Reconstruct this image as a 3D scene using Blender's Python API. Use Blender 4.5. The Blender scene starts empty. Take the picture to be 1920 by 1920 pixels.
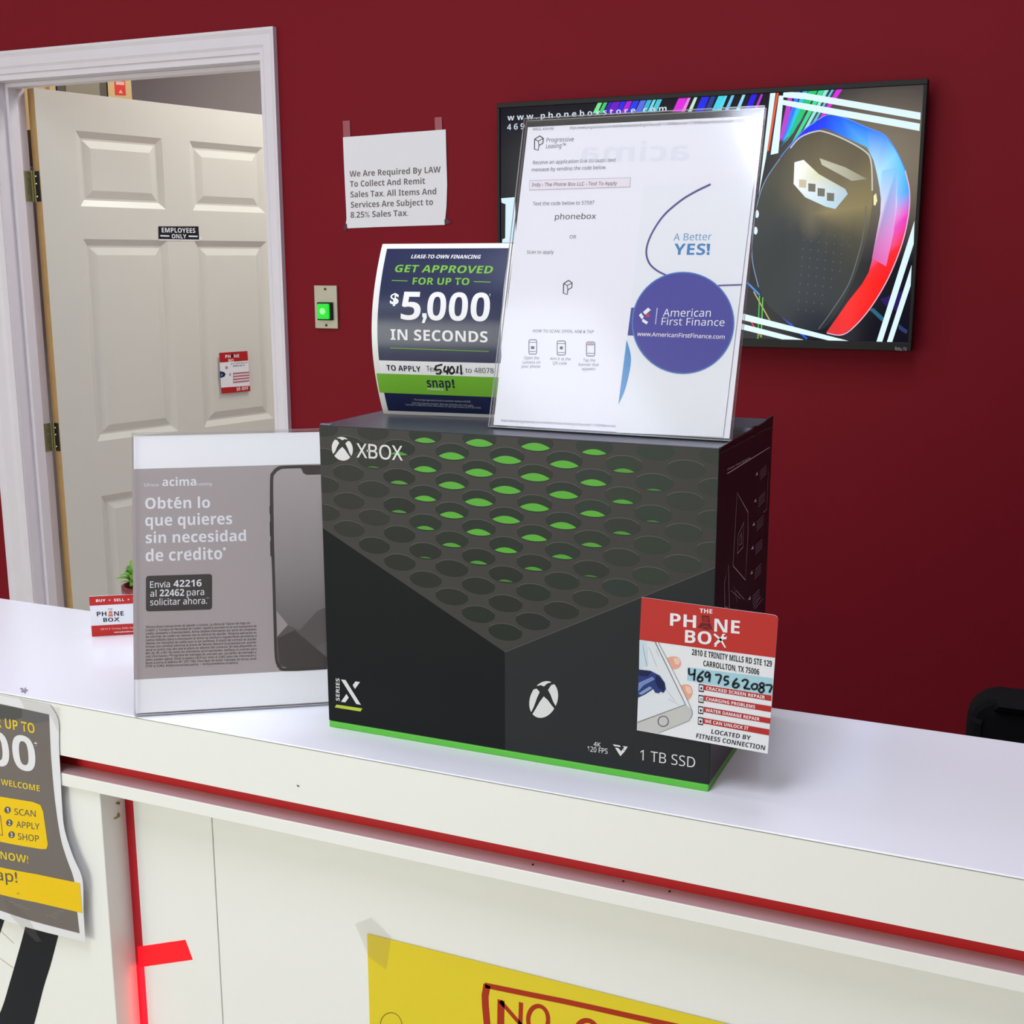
import bpy, bmesh, math, random
from mathutils import Vector, Matrix
random.seed(7)
C = bpy.context.scene.collection
SC = bpy.context.scene

# ------------------------------------------------------------------ camera
HC = 1.07                                   # height of the counter top above the floor
FPX = 2306.842
CAM = Vector((0.6387, -0.9935, HC + 0.458))
_y, _p, _r = 0.41489, 0.20176, -0.0022
_F = Vector((-math.sin(_y) * math.cos(_p), math.cos(_y) * math.cos(_p), -math.sin(_p)))
_R0 = Vector((math.cos(_y), math.sin(_y), 0)); _U0 = _R0.cross(_F)
_R = _R0 * math.cos(_r) + _U0 * math.sin(_r); _U = -_R0 * math.sin(_r) + _U0 * math.cos(_r)
cd = bpy.data.cameras.new('camera'); co = bpy.data.objects.new('camera', cd); C.objects.link(co)
cd.sensor_width = 36; cd.lens = FPX / 1920 * 36; cd.clip_start = .02
M = Matrix.Identity(4)
for i in range(3):
    M[i][0], M[i][1], M[i][2], M[i][3] = _R[i], _U[i], -_F[i], CAM[i]
co.matrix_world = M
SC.camera = co

# ------------------------------------------------------------------ world, exposure, lights
SC.view_settings.view_transform = 'Standard'; SC.view_settings.look = 'None'
SC.view_settings.gamma = 1; SC.view_settings.use_curve_mapping = False
SC.view_settings.exposure = 0.0
try:
    SC.cycles.use_denoising = True
except Exception:
    pass
w = bpy.data.worlds.new('sky'); SC.world = w; w.use_nodes = True
nt = w.node_tree; bg = nt.nodes['Background']; sky = nt.nodes.new('ShaderNodeTexSky')
try:
    sky.sky_type = 'NISHITA'; sky.sun_disc = False; sky.sun_elevation = math.radians(40)
except Exception:
    pass
nt.links.new(sky.outputs[0], bg.inputs[0]); bg.inputs[1].default_value = .06

def area(name, loc, rot, sx, sy, power, col):
    l = bpy.data.lights.new(name, 'AREA'); l.shape = 'RECTANGLE'; l.size = sx; l.size_y = sy; l.energy = power; l.color = col
    o = bpy.data.objects.new(name, l); C.objects.link(o); o.location = loc; o.rotation_euler = rot
    return o
COOL = (.75, .81, 1.0); WARM = (.97, 1, .87); NEUTRAL = (.97, 1, .94)
CEIL = 2.95
TROFFERS = [(-1.15, -2.95, 5), (-3.2, .3, 11), (-1.2, .3, 10), (.1, -1.15, 23), (.25, .4, 11)]
for x, y, pw in TROFFERS:
    area('ceiling_lamp', (x, y, CEIL - .035), (0, 0, 0), .56, 1.15, pw, COOL)
# front fill lamp added at the unseen shop window behind the camera
area('window_fill', (-2.2, -5.15, 1.4), (math.radians(90), 0, 0), 3.0, 2.3, 112, WARM)
area('unseen_storeroom_lamp', (-1.3, 2.8, 2.88), (0, 0, 0), .6, .6, 24, NEUTRAL); area('unseen_storeroom_lamp', (-3.0, 3.2, 2.88), (0, 0, 0), .6, .6, 8, NEUTRAL)  # second lamp is an unseen addition to brighten the storeroom wall and boxes

# ------------------------------------------------------------------ materials
def lin(c):
    c = c / 255
    return c / 12.92 if c <= .04045 else ((c + .055) / 1.055) ** 2.4
_mats = {}
def mat(name, rgb, rough=.5, metal=0, spec=.5, emit=0, noise=0, nscale=40, bump=0, coat=0, mult=1.0):
    if name in _mats: return _mats[name]
    m = bpy.data.materials.new(name); m.use_nodes = True; n = m.node_tree.nodes; L = m.node_tree.links
    b = n['Principled BSDF']; col = tuple(min(1, lin(c) * mult) for c in rgb) + (1,)
    b.inputs['Base Color'].default_value = col; b.inputs['Roughness'].default_value = rough
    b.inputs['Metallic'].default_value = metal; b.inputs['Specular IOR Level'].default_value = spec
    if coat:
        b.inputs['Coat Weight'].default_value = coat; b.inputs['Coat Roughness'].default_value = .06
    if emit:
        b.inputs['Emission Color'].default_value = col; b.inputs['Emission Strength'].default_value = emit; b.inputs['Base Color'].default_value = (.02, .02, .02, 1)
    if noise or bump:
        tc = n.new('ShaderNodeTexCoord'); t = n.new('ShaderNodeTexNoise'); t.inputs['Scale'].default_value = nscale
        t.inputs['Detail'].default_value = 4; L.new(tc.outputs['Object'], t.inputs['Vector'])
        if noise:
            mx = n.new('ShaderNodeMixRGB'); mx.inputs[1].default_value = tuple(c * (1 - noise) for c in col[:3]) + (1,)
            mx.inputs[2].default_value = tuple(min(1, c * (1 + noise)) for c in col[:3]) + (1,)
            L.new(t.outputs[0], mx.inputs[0]); L.new(mx.outputs[0], b.inputs['Base Color'])
        if bump:
            bp = n.new('ShaderNodeBump'); bp.inputs['Strength'].default_value = bump; bp.inputs['Distance'].default_value = .002
            L.new(t.outputs[0], bp.inputs['Height']); L.new(bp.outputs[0], b.inputs['Normal'])
    _mats[name] = m
    return m
def clear(name, tint=(1, 1, 1), rough=.03, ior=1.49):
    if name in _mats: return _mats[name]
    m = bpy.data.materials.new(name); m.use_nodes = True; n = m.node_tree.nodes; L = m.node_tree.links
    n.remove(n['Principled BSDF']); out = n['Material Output']
    t = n.new('ShaderNodeBsdfTransparent'); t.inputs[0].default_value = tint + (1,)
    g = n.new('ShaderNodeBsdfGlossy'); g.inputs['Roughness'].default_value = rough
    lw = n.new('ShaderNodeLayerWeight'); pw = n.new('ShaderNodeMath'); pw.operation = 'POWER'; L.new(lw.outputs['Facing'], pw.inputs[0]); pw.inputs[1].default_value = 5
    r0 = ((ior - 1) / (ior + 1)) ** 2; f = n.new('ShaderNodeMath'); f.operation = 'MULTIPLY_ADD'; L.new(pw.outputs[0], f.inputs[0]); f.inputs[1].default_value = 1 - r0; f.inputs[2].default_value = r0
    mx = n.new('ShaderNodeMixShader'); L.new(f.outputs[0], mx.inputs[0]); L.new(t.outputs[0], mx.inputs[1]); L.new(g.outputs[0], mx.inputs[2])
    L.new(mx.outputs[0], out.inputs[0]); _mats[name] = m
    return m
def ink(r, g, b, rough=.45, mult=1.0):
    k = .80 if max(r, g, b) < 225 else 1
    return mat('ink_%d_%d_%d_%d' % (r, g, b, int(rough * 100)), (r, g, b), rough, spec=.22, mult=mult * k)
_ec = {}
def emission_attr(name, strength):
    m = bpy.data.materials.new(name); m.use_nodes = True; n = m.node_tree.nodes; L = m.node_tree.links
    b = n['Principled BSDF']; a = n.new('ShaderNodeAttribute'); a.attribute_name = 'screen'
    b.inputs['Base Color'].default_value = (.004, .004, .004, 1); b.inputs['Roughness'].default_value = .12; b.inputs['Specular IOR Level'].default_value = .12
    L.new(a.outputs['Color'], b.inputs['Emission Color']); b.inputs['Emission Strength'].default_value = strength
    return m

def print_attr(name, rough):
    m = bpy.data.materials.new(name); m.use_nodes = True; n = m.node_tree.nodes; L = m.node_tree.links
    b = n['Principled BSDF']; a = n.new('ShaderNodeAttribute'); a.attribute_name = 'screen'; L.new(a.outputs['Color'], b.inputs['Base Color'])
    b.inputs['Roughness'].default_value = rough; b.inputs['Specular IOR Level'].default_value = .25
    return m
RED_WALL = mat('red_wall_paint', (127, 19, 33), .65, spec=.14, noise=.04, nscale=6, bump=.06)
WHITE_TRIM = mat('white_trim_paint', (230, 225, 232), .4, noise=.03, nscale=14)
DOOR_PAINT = mat('cream_door_paint', (220, 218, 209), .4, noise=.015, nscale=10)
LAM_TOP = mat('white_laminate_top', (252, 251, 255), .16, noise=.01, nscale=3)
LAM_FRONT = mat('white_laminate_front', (250, 251, 246), .35, noise=.012, nscale=5)
LAM_PANEL = mat('white_laminate_panel', (250, 251, 247), .12, noise=.02, nscale=4, bump=.015)
PAPER = mat('white_paper', (238, 238, 243), .55)
BLACK_PLASTIC = mat('black_plastic', (24, 24, 25), .45, spec=.25)
ACRYLIC = clear('clear_acrylic', (1, 1, 1), .10)
ACRYLIC_EDGE = mat('acrylic_edge', (228, 234, 242), .2)
TAPE = clear('clear_tape', (.93, .92, .9), .25, 1.6)
TAPE_WALL = mat('matte_tape', (158, 78, 88), .4)

# ------------------------------------------------------------------ mesh helpers
class MB:
    def __init__(s): s.v = []; s.f = []; s.mi = []; s.mats = []; s.cols = []
    def slot(s, m):
        if m not in s.mats: s.mats.append(m)
        return s.mats.index(m)
    def add(s, vs, fs, m, col=None):
        b = len(s.v); s.v += [Vector(v) for v in vs]; k = s.slot(m)
        for f in fs: s.f.append([b + i for i in f]); s.mi.append(k)
        s.cols += [col or (0, 0, 0)] * len(vs)
        return s
    def box(s, a, b, m, mtop=None):
        x0, y0, z0 = a; x1, y1, z1 = b
        vs = [(x0, y0, z0), (x1, y0, z0), (x1, y1, z0), (x0, y1, z0), (x0, y0, z1), (x1, y0, z1), (x1, y1, z1), (x0, y1, z1)]
        s.add(vs, [(0, 3, 2, 1), (0, 1, 5, 4), (1, 2, 6, 5), (2, 3, 7, 6), (3, 0, 4, 7)], m)
        s.f.append([len(s.v) - 4 + i for i in range(4)]); s.mi.append(s.slot(mtop or m))
        return s
    def obox(s, o, ax, ay, az, m):          # box spanned by three vectors
        o = Vector(o); ax = Vector(ax); ay = Vector(ay); az = Vector(az)
        vs = [o, o + ax, o + ax + ay, o + ay, o + az, o + ax + az, o + ax + ay + az, o + ay + az]
        return s.add(vs, [(0, 3, 2, 1), (4, 5, 6, 7), (0, 1, 5, 4), (1, 2, 6, 5), (2, 3, 7, 6), (3, 0, 4, 7)], m)
    def prism(s, poly, vec, m, cap=None):    # poly of 3d points swept along vec
        n = len(poly); vec = Vector(vec); vs = [Vector(p) for p in poly]; vs += [v + vec for v in vs]
        s.add(vs, [(i, (i + 1) % n, n + (i + 1) % n, n + i) for i in range(n)], m)
        b = len(s.v) - 2 * n
        for f in ([b + i for i in range(n)][::-1], [b + n + i for i in range(n)]): s.f.append(f); s.mi.append(s.slot(cap or m))
        return s
    def lathe(s, c, prof, m, n=28, axis='z'):
        c = Vector(c); vs = []
        for r, h in prof:
            for k in range(n):
                a = 2 * math.pi * k / n
                p = (r * math.cos(a), r * math.sin(a), h)
                if axis == 'y': p = (p[0], p[2], p[1])
                if axis == 'x': p = (p[2], p[0], p[1])
                vs.append(c + Vector(p))
        fs = [(i * n + k, i * n + (k + 1) % n, (i + 1) * n + (k + 1) % n, (i + 1) * n + k) for i in range(len(prof) - 1) for k in range(n)]
        fs += [tuple(range(n))[::-1], tuple((len(prof) - 1) * n + k for k in range(n))]
        return s.add(vs, fs, m)
    def tube(s, pts, r, m, n=8):
        pts = [Vector(p) for p in pts]; vs = []; fs = []
        for i, p in enumerate(pts):
            d = (pts[min(i + 1, len(pts) - 1)] - pts[max(i - 1, 0)]).normalized()
            a = d.cross(Vector((0, 0, 1)));  a = a if a.length > .01 else d.cross(Vector((1, 0, 0))); a.normalize(); b = d.cross(a)
            rr = r[i] if isinstance(r, (list, tuple)) else r
            vs += [p + (a * math.cos(2 * math.pi * k / n) + b * math.sin(2 * math.pi * k / n)) * rr for k in range(n)]
        for i in range(len(pts) - 1):
            fs += [(i * n + k, i * n + (k + 1) % n, (i + 1) * n + (k + 1) % n, (i + 1) * n + k) for k in range(n)]
        fs += [tuple(range(n))[::-1], tuple((len(pts) - 1) * n + k for k in range(n))]
        return s.add(vs, fs, m)

def base_of(p):
    return Vector(p['_b']) if p is not None else Vector((0, 0, 0))
def obj(name, mb, parent=None, bevel=0, smooth=False, label=None, seg=2, recalc=True):
    b = base_of(parent)
    if parent is None: b = sum(mb.v, Vector()) / len(mb.v); b.z = min(v.z for v in mb.v)
    me = bpy.data.meshes.new(name)
    me.from_pydata([tuple(v - b) for v in mb.v], [], mb.f)
    for m in mb.mats: me.materials.append(m)
    me.polygons.foreach_set('material_index', mb.mi)
    if recalc:
        bm = bmesh.new(); bm.from_mesh(me); bmesh.ops.recalc_face_normals(bm, faces=bm.faces); bm.to_mesh(me); bm.free()
    if any(c != (0, 0, 0) for c in mb.cols):
        at = me.color_attributes.new('screen', 'FLOAT_COLOR', 'POINT')
        for i, c in enumerate(mb.cols): at.data[i].color = (lin(c[0]), lin(c[1]), lin(c[2]), 1)
    if smooth:
        for p in me.polygons: p.use_smooth = True
    o = bpy.data.objects.new(name, me); C.objects.link(o); o['_b'] = tuple(b)
    if parent is not None: o.parent = parent
    else: o.location = b
    if bevel:
        md = o.modifiers.new('edge', 'BEVEL'); md.width = bevel; md.segments = seg; md.limit_method = 'ANGLE'; md.angle_limit = math.radians(40)
    if label: o['label'] = label
    return o
def thing(name, label, cat, loc, group=None):
    o = bpy.data.objects.new(name, None); C.objects.link(o); o.location = loc; o['_b'] = tuple(loc)
    o['label'] = label; o['category'] = cat; o.empty_display_size = .05
    if group: o['group'] = group
    return o
def tag(o, label, cat, group=None):
    o['label'] = label; o['category'] = cat
    if group: o['group'] = group
    return o
def struct(o, label, cat):
    o['kind'] = 'structure'; o['label'] = label; o['category'] = cat
    return o
def sthing(name, label, cat, loc):
    o = thing(name, label, cat, loc); o['kind'] = 'structure'
    return o

# ------------------------------------------------------------------ lettering
_tc = {}
def sans(s, heavy):                         # plain sans letters, light or heavy
    o = ''
    for c in s:
        if 'A' <= c <= 'Z': o += chr((0x1D5D4 if heavy else 0x1D5A0) + ord(c) - 65)
        elif 'a' <= c <= 'z': o += chr((0x1D5EE if heavy else 0x1D5BA) + ord(c) - 97)
        elif '0' <= c <= '9': o += chr((0x1D7EC if heavy else 0x1D7E2) + ord(c) - 48)
        else: o += c
    return o
def text_shape(s, bold):
    if bold >= .02 and any(c.isalnum() for c in s): s, bold = sans(s, True), 0
    elif any(c.isalnum() for c in s): s, bold = sans(s, False), min(bold, .008)
    k = (s, bold)
    if k in _tc: return _tc[k]
    cu = bpy.data.curves.new('lettering', 'FONT'); cu.body = s; cu.size = 1; cu.offset = bold; cu.resolution_u = 3; cu.fill_mode = 'FRONT'
    o = bpy.data.objects.new('lettering', cu); C.objects.link(o)
    dg = bpy.context.evaluated_depsgraph_get()
    me = bpy.data.meshes.new_from_object(o.evaluated_get(dg))
    vs = [(v.co.x, v.co.y) for v in me.vertices]; fs = [tuple(p.vertices) for p in me.polygons]
    bpy.data.objects.remove(o); bpy.data.curves.remove(cu); bpy.data.meshes.remove(me)
    _tc[k] = (vs, fs)
    return _tc[k]
def cap_height(bold):
    return max(v[1] for v in text_shape('H', bold)[0])

def crop(x0, y0, s):                        # reads a point off an enlarged view of the photograph
    return lambda x, y: (x0 + x / s, y0 + y / s)
def ray(px):
    return _F + _R * ((px[0] - 960) / FPX) - _U * ((px[1] - 960) / FPX)
def hit(px, o, n):                          # where the sight line of a measured point meets a plane
    d = ray(px); n = Vector(n)
    return CAM + d * ((Vector(o) - CAM).dot(n) / d.dot(n))

class Sheet:
    """A printed face: plane at o with axes ux (reading direction) and uy (up); bend(u, v) lets the face curve along its normal."""
    STEP = .00012
    def __init__(s, o, ux, uy, c=None, bend=None):
        s.o = Vector(o); s.ux = Vector(ux).normalized(); s.uy = Vector(uy).normalized(); s.n = s.ux.cross(s.uy); s.c = c; s.bend = bend; s.g = {}
    def uv(s, x, y):
        px = s.c(x, y) if s.c else (x, y); h = 0
        for _ in range(5 if s.bend else 1):
            p = hit(px, s.o + s.n * h, s.n) - s.o; u, v = p.dot(s.ux), p.dot(s.uy)
            if s.bend: h = s.bend(u, v)
        return (u, v)
    def P(s, u, v, lay=0):
        h = lay * s.STEP + (s.bend(u, v) if s.bend else 0)
        return s.o + s.ux * u + s.uy * v + s.n * h
    def mb(s, g): return s.g.setdefault(g, MB())
    def polyuv(s, g, uvs, m, lay, col=None):
        if s.bend:                          # cut the face into small pieces so that it follows the bend
            bm = bmesh.new(); bm.faces.new([bm.verts.new((u, v, 0)) for u, v in uvs])
            for ax in (0, 1):
                lo = min(p[ax] for p in uvs); hi = max(p[ax] for p in uvs); k = lo + .007
                while k < hi:
                    bmesh.ops.bisect_plane(bm, geom=bm.verts[:] + bm.edges[:] + bm.faces[:], plane_co=(k, k, 0), plane_no=(1, 0, 0) if ax == 0 else (0, 1, 0)); k += .007
            bm.verts.index_update()
            s.mb(g).add([s.P(v.co.x, v.co.y, lay) for v in bm.verts], [[v.index for v in f.verts] for f in bm.faces], m, col); bm.free(); return
        s.mb(g).add([s.P(u, v, lay) for u, v in uvs], [tuple(range(len(uvs)))], m, col)
    def poly(s, g, pts, m, lay, col=None):
        s.polyuv(g, [s.uv(*p) for p in pts], m, lay, col)
    def grid(s, g, u0, u1, v0, v1, m, lay, nu=4, nv=24):      # band between two heights that follows a bend; v0/v1 may be pairs (left, right)
        f = lambda v: v if isinstance(v, tuple) else (v, v)
        a, b = f(v0), f(v1); vs = []
        for j in range(nv + 1):
            for i in range(nu + 1):
                t = i / nu; lo = a[0] + (a[1] - a[0]) * t; hi = b[0] + (b[1] - b[0]) * t
                u = u0 + (u1 - u0) * t; v = lo + (hi - lo) * j / nv
                vs.append(s.P(u, v, lay))
        k = nu + 1
        s.mb(g).add(vs, [(j * k + i, j * k + i + 1, (j + 1) * k + i + 1, (j + 1) * k + i) for j in range(nv) for i in range(nu)], m)
    def ell(s, g, c, rx, ry, m, lay, n=36, col=None):          # centre and radii measured on the photograph
        x, y = c
        s.poly(g, [(x + rx * math.cos(2 * math.pi * k / n), y + ry * math.sin(2 * math.pi * k / n)) for k in range(n)], m, lay, col)
    def line(s, g, pts, wd, m, lay, closed=False, col=None, wend=None, raw=False):
        q = [Vector(p if raw else s.uv(*p)) for p in pts]
        if closed: q.append(q[0]); 
        vs = []; n = len(q)
        for i, p in enumerate(q):
            if closed and i in (0, n - 1): d = (q[1] - q[-2])
            else: d = q[min(i + 1, n - 1)] - q[max(i - 1, 0)]
            d.normalize(); nn = Vector((-d.y, d.x)); ww = wd if wend is None else wd + (wend - wd) * i / (n - 1)
            vs += [p + nn * ww / 2, p - nn * ww / 2]
        s.mb(g).add([s.P(v.x, v.y, lay) for v in vs], [(2 * i, 2 * i + 1, 2 * i + 3, 2 * i + 2) for i in range(n - 1)], m, col)
    def text(s, g, t, p0, p1, cap, m, lay, bold=0, ital=0, rotated=False, col=None):
        """t from p0 to p1 (ends of its baseline as measured), cap = measured height of a capital."""
        vs, fs = text_shape(t, bold)
        if not vs: return
        x0 = min(v[0] for v in vs); x1 = max(v[0] for v in vs); ch = cap_height(bold) if any(c.isalnum() for c in t) else max(v[1] for v in vs)
        a = Vector(s.uv(*p0)); b = Vector(s.uv(*p1))
        top = Vector(s.uv(p0[0] - cap, p0[1]) if rotated else s.uv(p0[0], p0[1] - cap)); h = (top - a).length
        up = Vector((-1, 0)) if rotated else Vector((0, 1)); dr = (b - a).normalized()
        out = []
        for x, y in vs:
            q = a + (b - a) * ((x - x0) / (x1 - x0)) + up * (h * y / ch) + dr * (ital * h * y / ch)
            out.append(s.P(q.x, q.y, lay))
        s.mb(g).add(out, fs, m, col)
    def rrect(s, x0, y0, x1, y1, r, n=6, skew=0):
        pts = []
        for cx, cy, a0 in ((x1 - r, y0 + r, -90), (x1 - r, y1 - r, 0), (x0 + r, y1 - r, 90), (x0 + r, y0 + r, 180)):
            for k in range(n + 1):
                a = math.radians(a0 + 90 * k / n); px, py = cx + r * math.cos(a), cy + r * math.sin(a)
                pts.append((px, py + skew * (px - x0)))
        return pts
    def flush(s, parent, labels={}, only=None):
        for g, mb in list(s.g.items()):
            if only and g not in only: continue
            obj(g.split('#')[0], mb, parent, label=labels.get(g.split('#')[0]), recalc=False, smooth=bool(s.bend)); del s.g[g]

def smooth_line(pts, n=8):                  # a flowing line through the points
    out = []; P = [Vector(p) for p in pts]
    for i in range(len(P) - 1):
        p0, p1, p2, p3 = P[max(i - 1, 0)], P[i], P[i + 1], P[min(i + 2, len(P) - 1)]
        for k in range(n):
            t = k / n
            out.append(tuple(.5 * ((2 * p1) + (p2 - p0) * t + (2 * p0 - 5 * p1 + 4 * p2 - p3) * t * t + (3 * p1 - p0 - 3 * p2 + p3) * t ** 3)))
    out.append(tuple(P[-1]))
    return out
def arc(c, r, a0, a1, n=12, ry=None):
    return [(c[0] + r * math.cos(math.radians(a0 + (a1 - a0) * k / n)), c[1] + (ry or r) * math.sin(math.radians(a0 + (a1 - a0) * k / n))) for k in range(n + 1)]

# ================================================================== the setting
YW = 1.846                                  # shop side of the red wall
YB = 1.966                                  # storeroom side
XL, XR, YF = -4.6, 3.4, -5.2
DL, DR, DH = -2.264, -1.325, HC + .972      # door opening
mb = MB()
mb.box((XL, YW, 0), (DL - .02, YB, CEIL), RED_WALL); mb.box((DR + .02, YW, 0), (XR, YB, CEIL), RED_WALL)
mb.box((DL - .02, YW, DH + .02), (DR + .02, YB, CEIL), RED_WALL)
struct(obj('wall_back', mb), 'dark red painted wall behind the counter with the doorway', 'wall')
OFFW = mat('off_white_wall_paint', (222, 218, 210), .7, bump=.05, nscale=20)
struct(obj('wall_left', MB().box((XL - .1, YF, 0), (XL, YW, CEIL), OFFW)), 'plain shop wall at the far side of the doorway', 'wall')
struct(obj('wall_right', MB().box((XR, YF, 0), (XR + .1, YB, CEIL), RED_WALL)), 'dark red shop wall beyond the black chair', 'wall')
WX0, WX1, WZ0, WZ1 = -3.8, -.6, .2, 2.6  # unseen window, made tall to lift light onto the counter front
mb = MB()
mb.box((XL, YF - .12, 0), (WX0, YF, CEIL), OFFW); mb.box((WX1, YF - .12, 0), (XR, YF, CEIL), OFFW)
mb.box((WX0, YF - .12, 0), (WX1, YF, WZ0), OFFW); mb.box((WX0, YF - .12, WZ1), (WX1, YF, CEIL), OFFW)
struct(obj('wall_front', mb), 'shop front wall around the display window', 'wall')
wn = sthing('window_1', 'unseen shop display window facing the street', 'window', (WX0, YF, WZ0))
AL = mat('window_aluminium', (150, 152, 155), .35, metal=.8)
mb = MB()
for a, b in (((WX0, YF - .09, WZ0), (WX0 + .05, YF - .03, WZ1)), ((WX1 - .05, YF - .09, WZ0), (WX1, YF - .03, WZ1)), ((WX0, YF - .09, WZ0), (WX1, YF - .03, WZ0 + .05)), ((WX0, YF - .09, WZ1 - .05), (WX1, YF - .03, WZ1)), (((WX0 + WX1) / 2 - .025, YF - .09, WZ0), ((WX0 + WX1) / 2 + .025, YF - .03, WZ1))):
    mb.box(a, b, AL)
obj('window_frame', mb, wn); obj('pane', MB().box((WX0, YF - .065, WZ0), (WX1, YF - .059, WZ1), clear('window_glass', (.97, .99, .98), .01, 1.45)), wn)
FLOOR = mat('grey_floor_tile', (205, 200, 194), .35, noise=.06, nscale=5)
struct(obj('floor', MB().box((XL, YF, -.1), (XR, 4.6, 0), FLOOR)), 'grey floor of the shop and the storeroom', 'floor')
CEILM = mat('white_ceiling_board', (232, 231, 228), .8, bump=.1, nscale=90)
struct(obj('ceiling', MB().box((XL, YF, CEIL), (XR, 4.6, CEIL + .1), CEILM)), 'white board ceiling above the shop', 'ceiling')
GREYW = mat('grey_storeroom_paint', (212, 204, 210), .7, noise=.02, nscale=8)
struct(obj('wall_storeroom', MB().box((XL, 4.4, 0), (XR, 4.5, CEIL), GREYW).box((XL, YB, 0), (XL + .05, 4.4, CEIL), GREYW).box((-.6, YB, 0), (-.5, 4.4, CEIL), GREYW)), 'grey wall of the storeroom seen above the open door', 'wall')
for x, y, pw in TROFFERS:
    t = thing('ceiling_light', 'white rectangular ceiling light panel over the shop floor', 'light', (x, y, CEIL - .02), 'ceiling light panels')
    mb = MB(); e = .02
    for a, b in (((x - .3, y - .6, CEIL - .03), (x - .28, y + .6, CEIL)), ((x + .28, y - .6, CEIL - .03), (x + .3, y + .6, CEIL)), ((x - .28, y - .6, CEIL - .03), (x + .28, y - .58, CEIL)), ((x - .28, y + .58, CEIL - .03), (x + .28, y + .6, CEIL))):
        mb.box(a, b, WHITE_TRIM)
    obj('frame', mb, t); obj('diffuser', MB().box((x - .28, y - .58, CEIL - .02), (x + .28, y + .58, CEIL - .012), mat('lit_diffuser', (250, 252, 255), .6, emit=.8)), t)

# ---- doorway
d = sthing('door_1', 'cream six-panel door standing open into the storeroom, in a white frame', 'door', (DL, YW, 0))
def casing(poly_at, m=WHITE_TRIM): pass
prof = [(0, 0), (0, .008), (.010, .009), (.016, .013), (.036, .012), (.044, .016), (.0495, .016), (.0495, 0)]   # (distance from the opening, depth)
CXI, CXO, CZI, CZO = -1.3249, -1.2755, HC + .9894, HC + 1.0502
sc_ = (CZO - CZI) / .0495
LXI, LXO = -2.2656, -2.357; sl_ = (LXI - LXO) / .0495
mb = MB(); n = len(prof)
R_ = [(CXI + a, YW - b) for a, b in prof]
vs = [(x, y, 0) for x, y in R_] + [(CXI + a, YW - b, CZI + a * sc_) for a, b in prof]
mb.add(vs, [(i, (i + 1) % n, n + (i + 1) % n, n + i) for i in range(n)] + [tuple(range(n))], WHITE_TRIM); obj('casing', mb, d)
mb = MB()
vs = [(LXI - a * sl_, YW - b, 0) for a, b in prof] + [(LXI - a * sl_, YW - b, CZI + a * sc_) for a, b in prof]
mb.add(vs, [(i, (i + 1) % n, n + (i + 1) % n, n + i) for i in range(n)] + [tuple(range(n))], WHITE_TRIM); obj('casing', mb, d)
mb = MB()
vs = [(LXI - a * sl_, YW - b, CZI + a * sc_) for a, b in prof] + [(CXI + a, YW - b, CZI + a * sc_) for a, b in prof]
mb.add(vs, [(i, (i + 1) % n, n + (i + 1) % n, n + i) for i in range(n)], WHITE_TRIM); obj('casing', mb, d)
mb = MB()
mb.box((DL - .02, YW - .002, 0), (DL, YB, DH + .02), WHITE_TRIM); mb.box((DR, YW - .002, 0), (DR + .02, YB, DH + .02), WHITE_TRIM); mb.box((DL, YW - .002, DH), (DR, YB, DH + .02), WHITE_TRIM)
obj('jamb', mb, d, bevel=.001)
mb = MB()
mb.box((DL, 1.888, 0), (DL + .012, 1.926, DH), WHITE_TRIM); mb.box((DR - .012, 1.888, 0), (DR, 1.926, DH), WHITE_TRIM); mb.box((DL + .012, 1.888, DH - .012), (DR - .012, 1.926, DH), WHITE_TRIM)
obj('stop', mb, d, bevel=.002)
# leaf: s along the leaf, z up, t = depth behind the face that looks at the shop
K = Vector((-2.228, 1.967, 0)); ang = math.radians(76); LU = Vector((math.cos(ang), math.sin(ang), 0)); LN = Vector((math.sin(ang), -math.cos(ang), 0))
def LP(s, z, t=0): return K + LU * s + Vector((0, 0, z)) - LN * t
panels = [(s0, s1, z0, z1) for s0, s1 in ((.132, .453), (.565, .886)) for z0, z1 in ((1.697, 1.925), (.953, 1.597), (.21, .772))]
LW, LZ0, LZ1, LT = 1.012, .012, 2.037, .035
ss = sorted({0, LW} | {a for p in panels for a in p[:2]}); zs = sorted({LZ0, LZ1} | {a for p in panels for a in p[2:]})
WOOD = mat('raw_wood_edge', (196, 158, 104), .6, noise=.12, nscale=30)
def leaf_face(mb, t0, sg):
    isp = lambda a, b: any(p[0] - 1e-6 <= a < p[1] - 1e-6 and p[2] - 1e-6 <= b < p[3] - 1e-6 for p in panels)
    for i in range(len(ss) - 1):
        for j in range(len(zs) - 1):
            if not isp(ss[i], zs[j]):
                mb.add([LP(ss[i], zs[j], t0), LP(ss[i + 1], zs[j], t0), LP(ss[i + 1], zs[j + 1], t0), LP(ss[i], zs[j + 1], t0)], [(0, 1, 2, 3)], DOOR_PAINT)
    for s0, s1, z0, z1 in panels:           # sunk moulding, then the raised field
        rings = [(0, 0), (.020, .0105), (.026, .0105), (.050, .003)]
        vs = []
        for ins, dep in rings:
            vs += [LP(s0 + ins, z0 + ins, t0 + sg * dep), LP(s1 - ins, z0 + ins, t0 + sg * dep), LP(s1 - ins, z1 - ins, t0 + sg * dep), LP(s0 + ins, z1 - ins, t0 + sg * dep)]
        fs = [(4 * r + k, 4 * r + (k + 1) % 4, 4 * r + 4 + (k + 1) % 4, 4 * r + 4 + k) for r in range(3) for k in range(4)] + [(12, 13, 14, 15)]
        mb.add(vs, fs, DOOR_PAINT)
mb = MB(); leaf_face(mb, 0, 1); leaf_face(mb, LT, -1)
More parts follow.
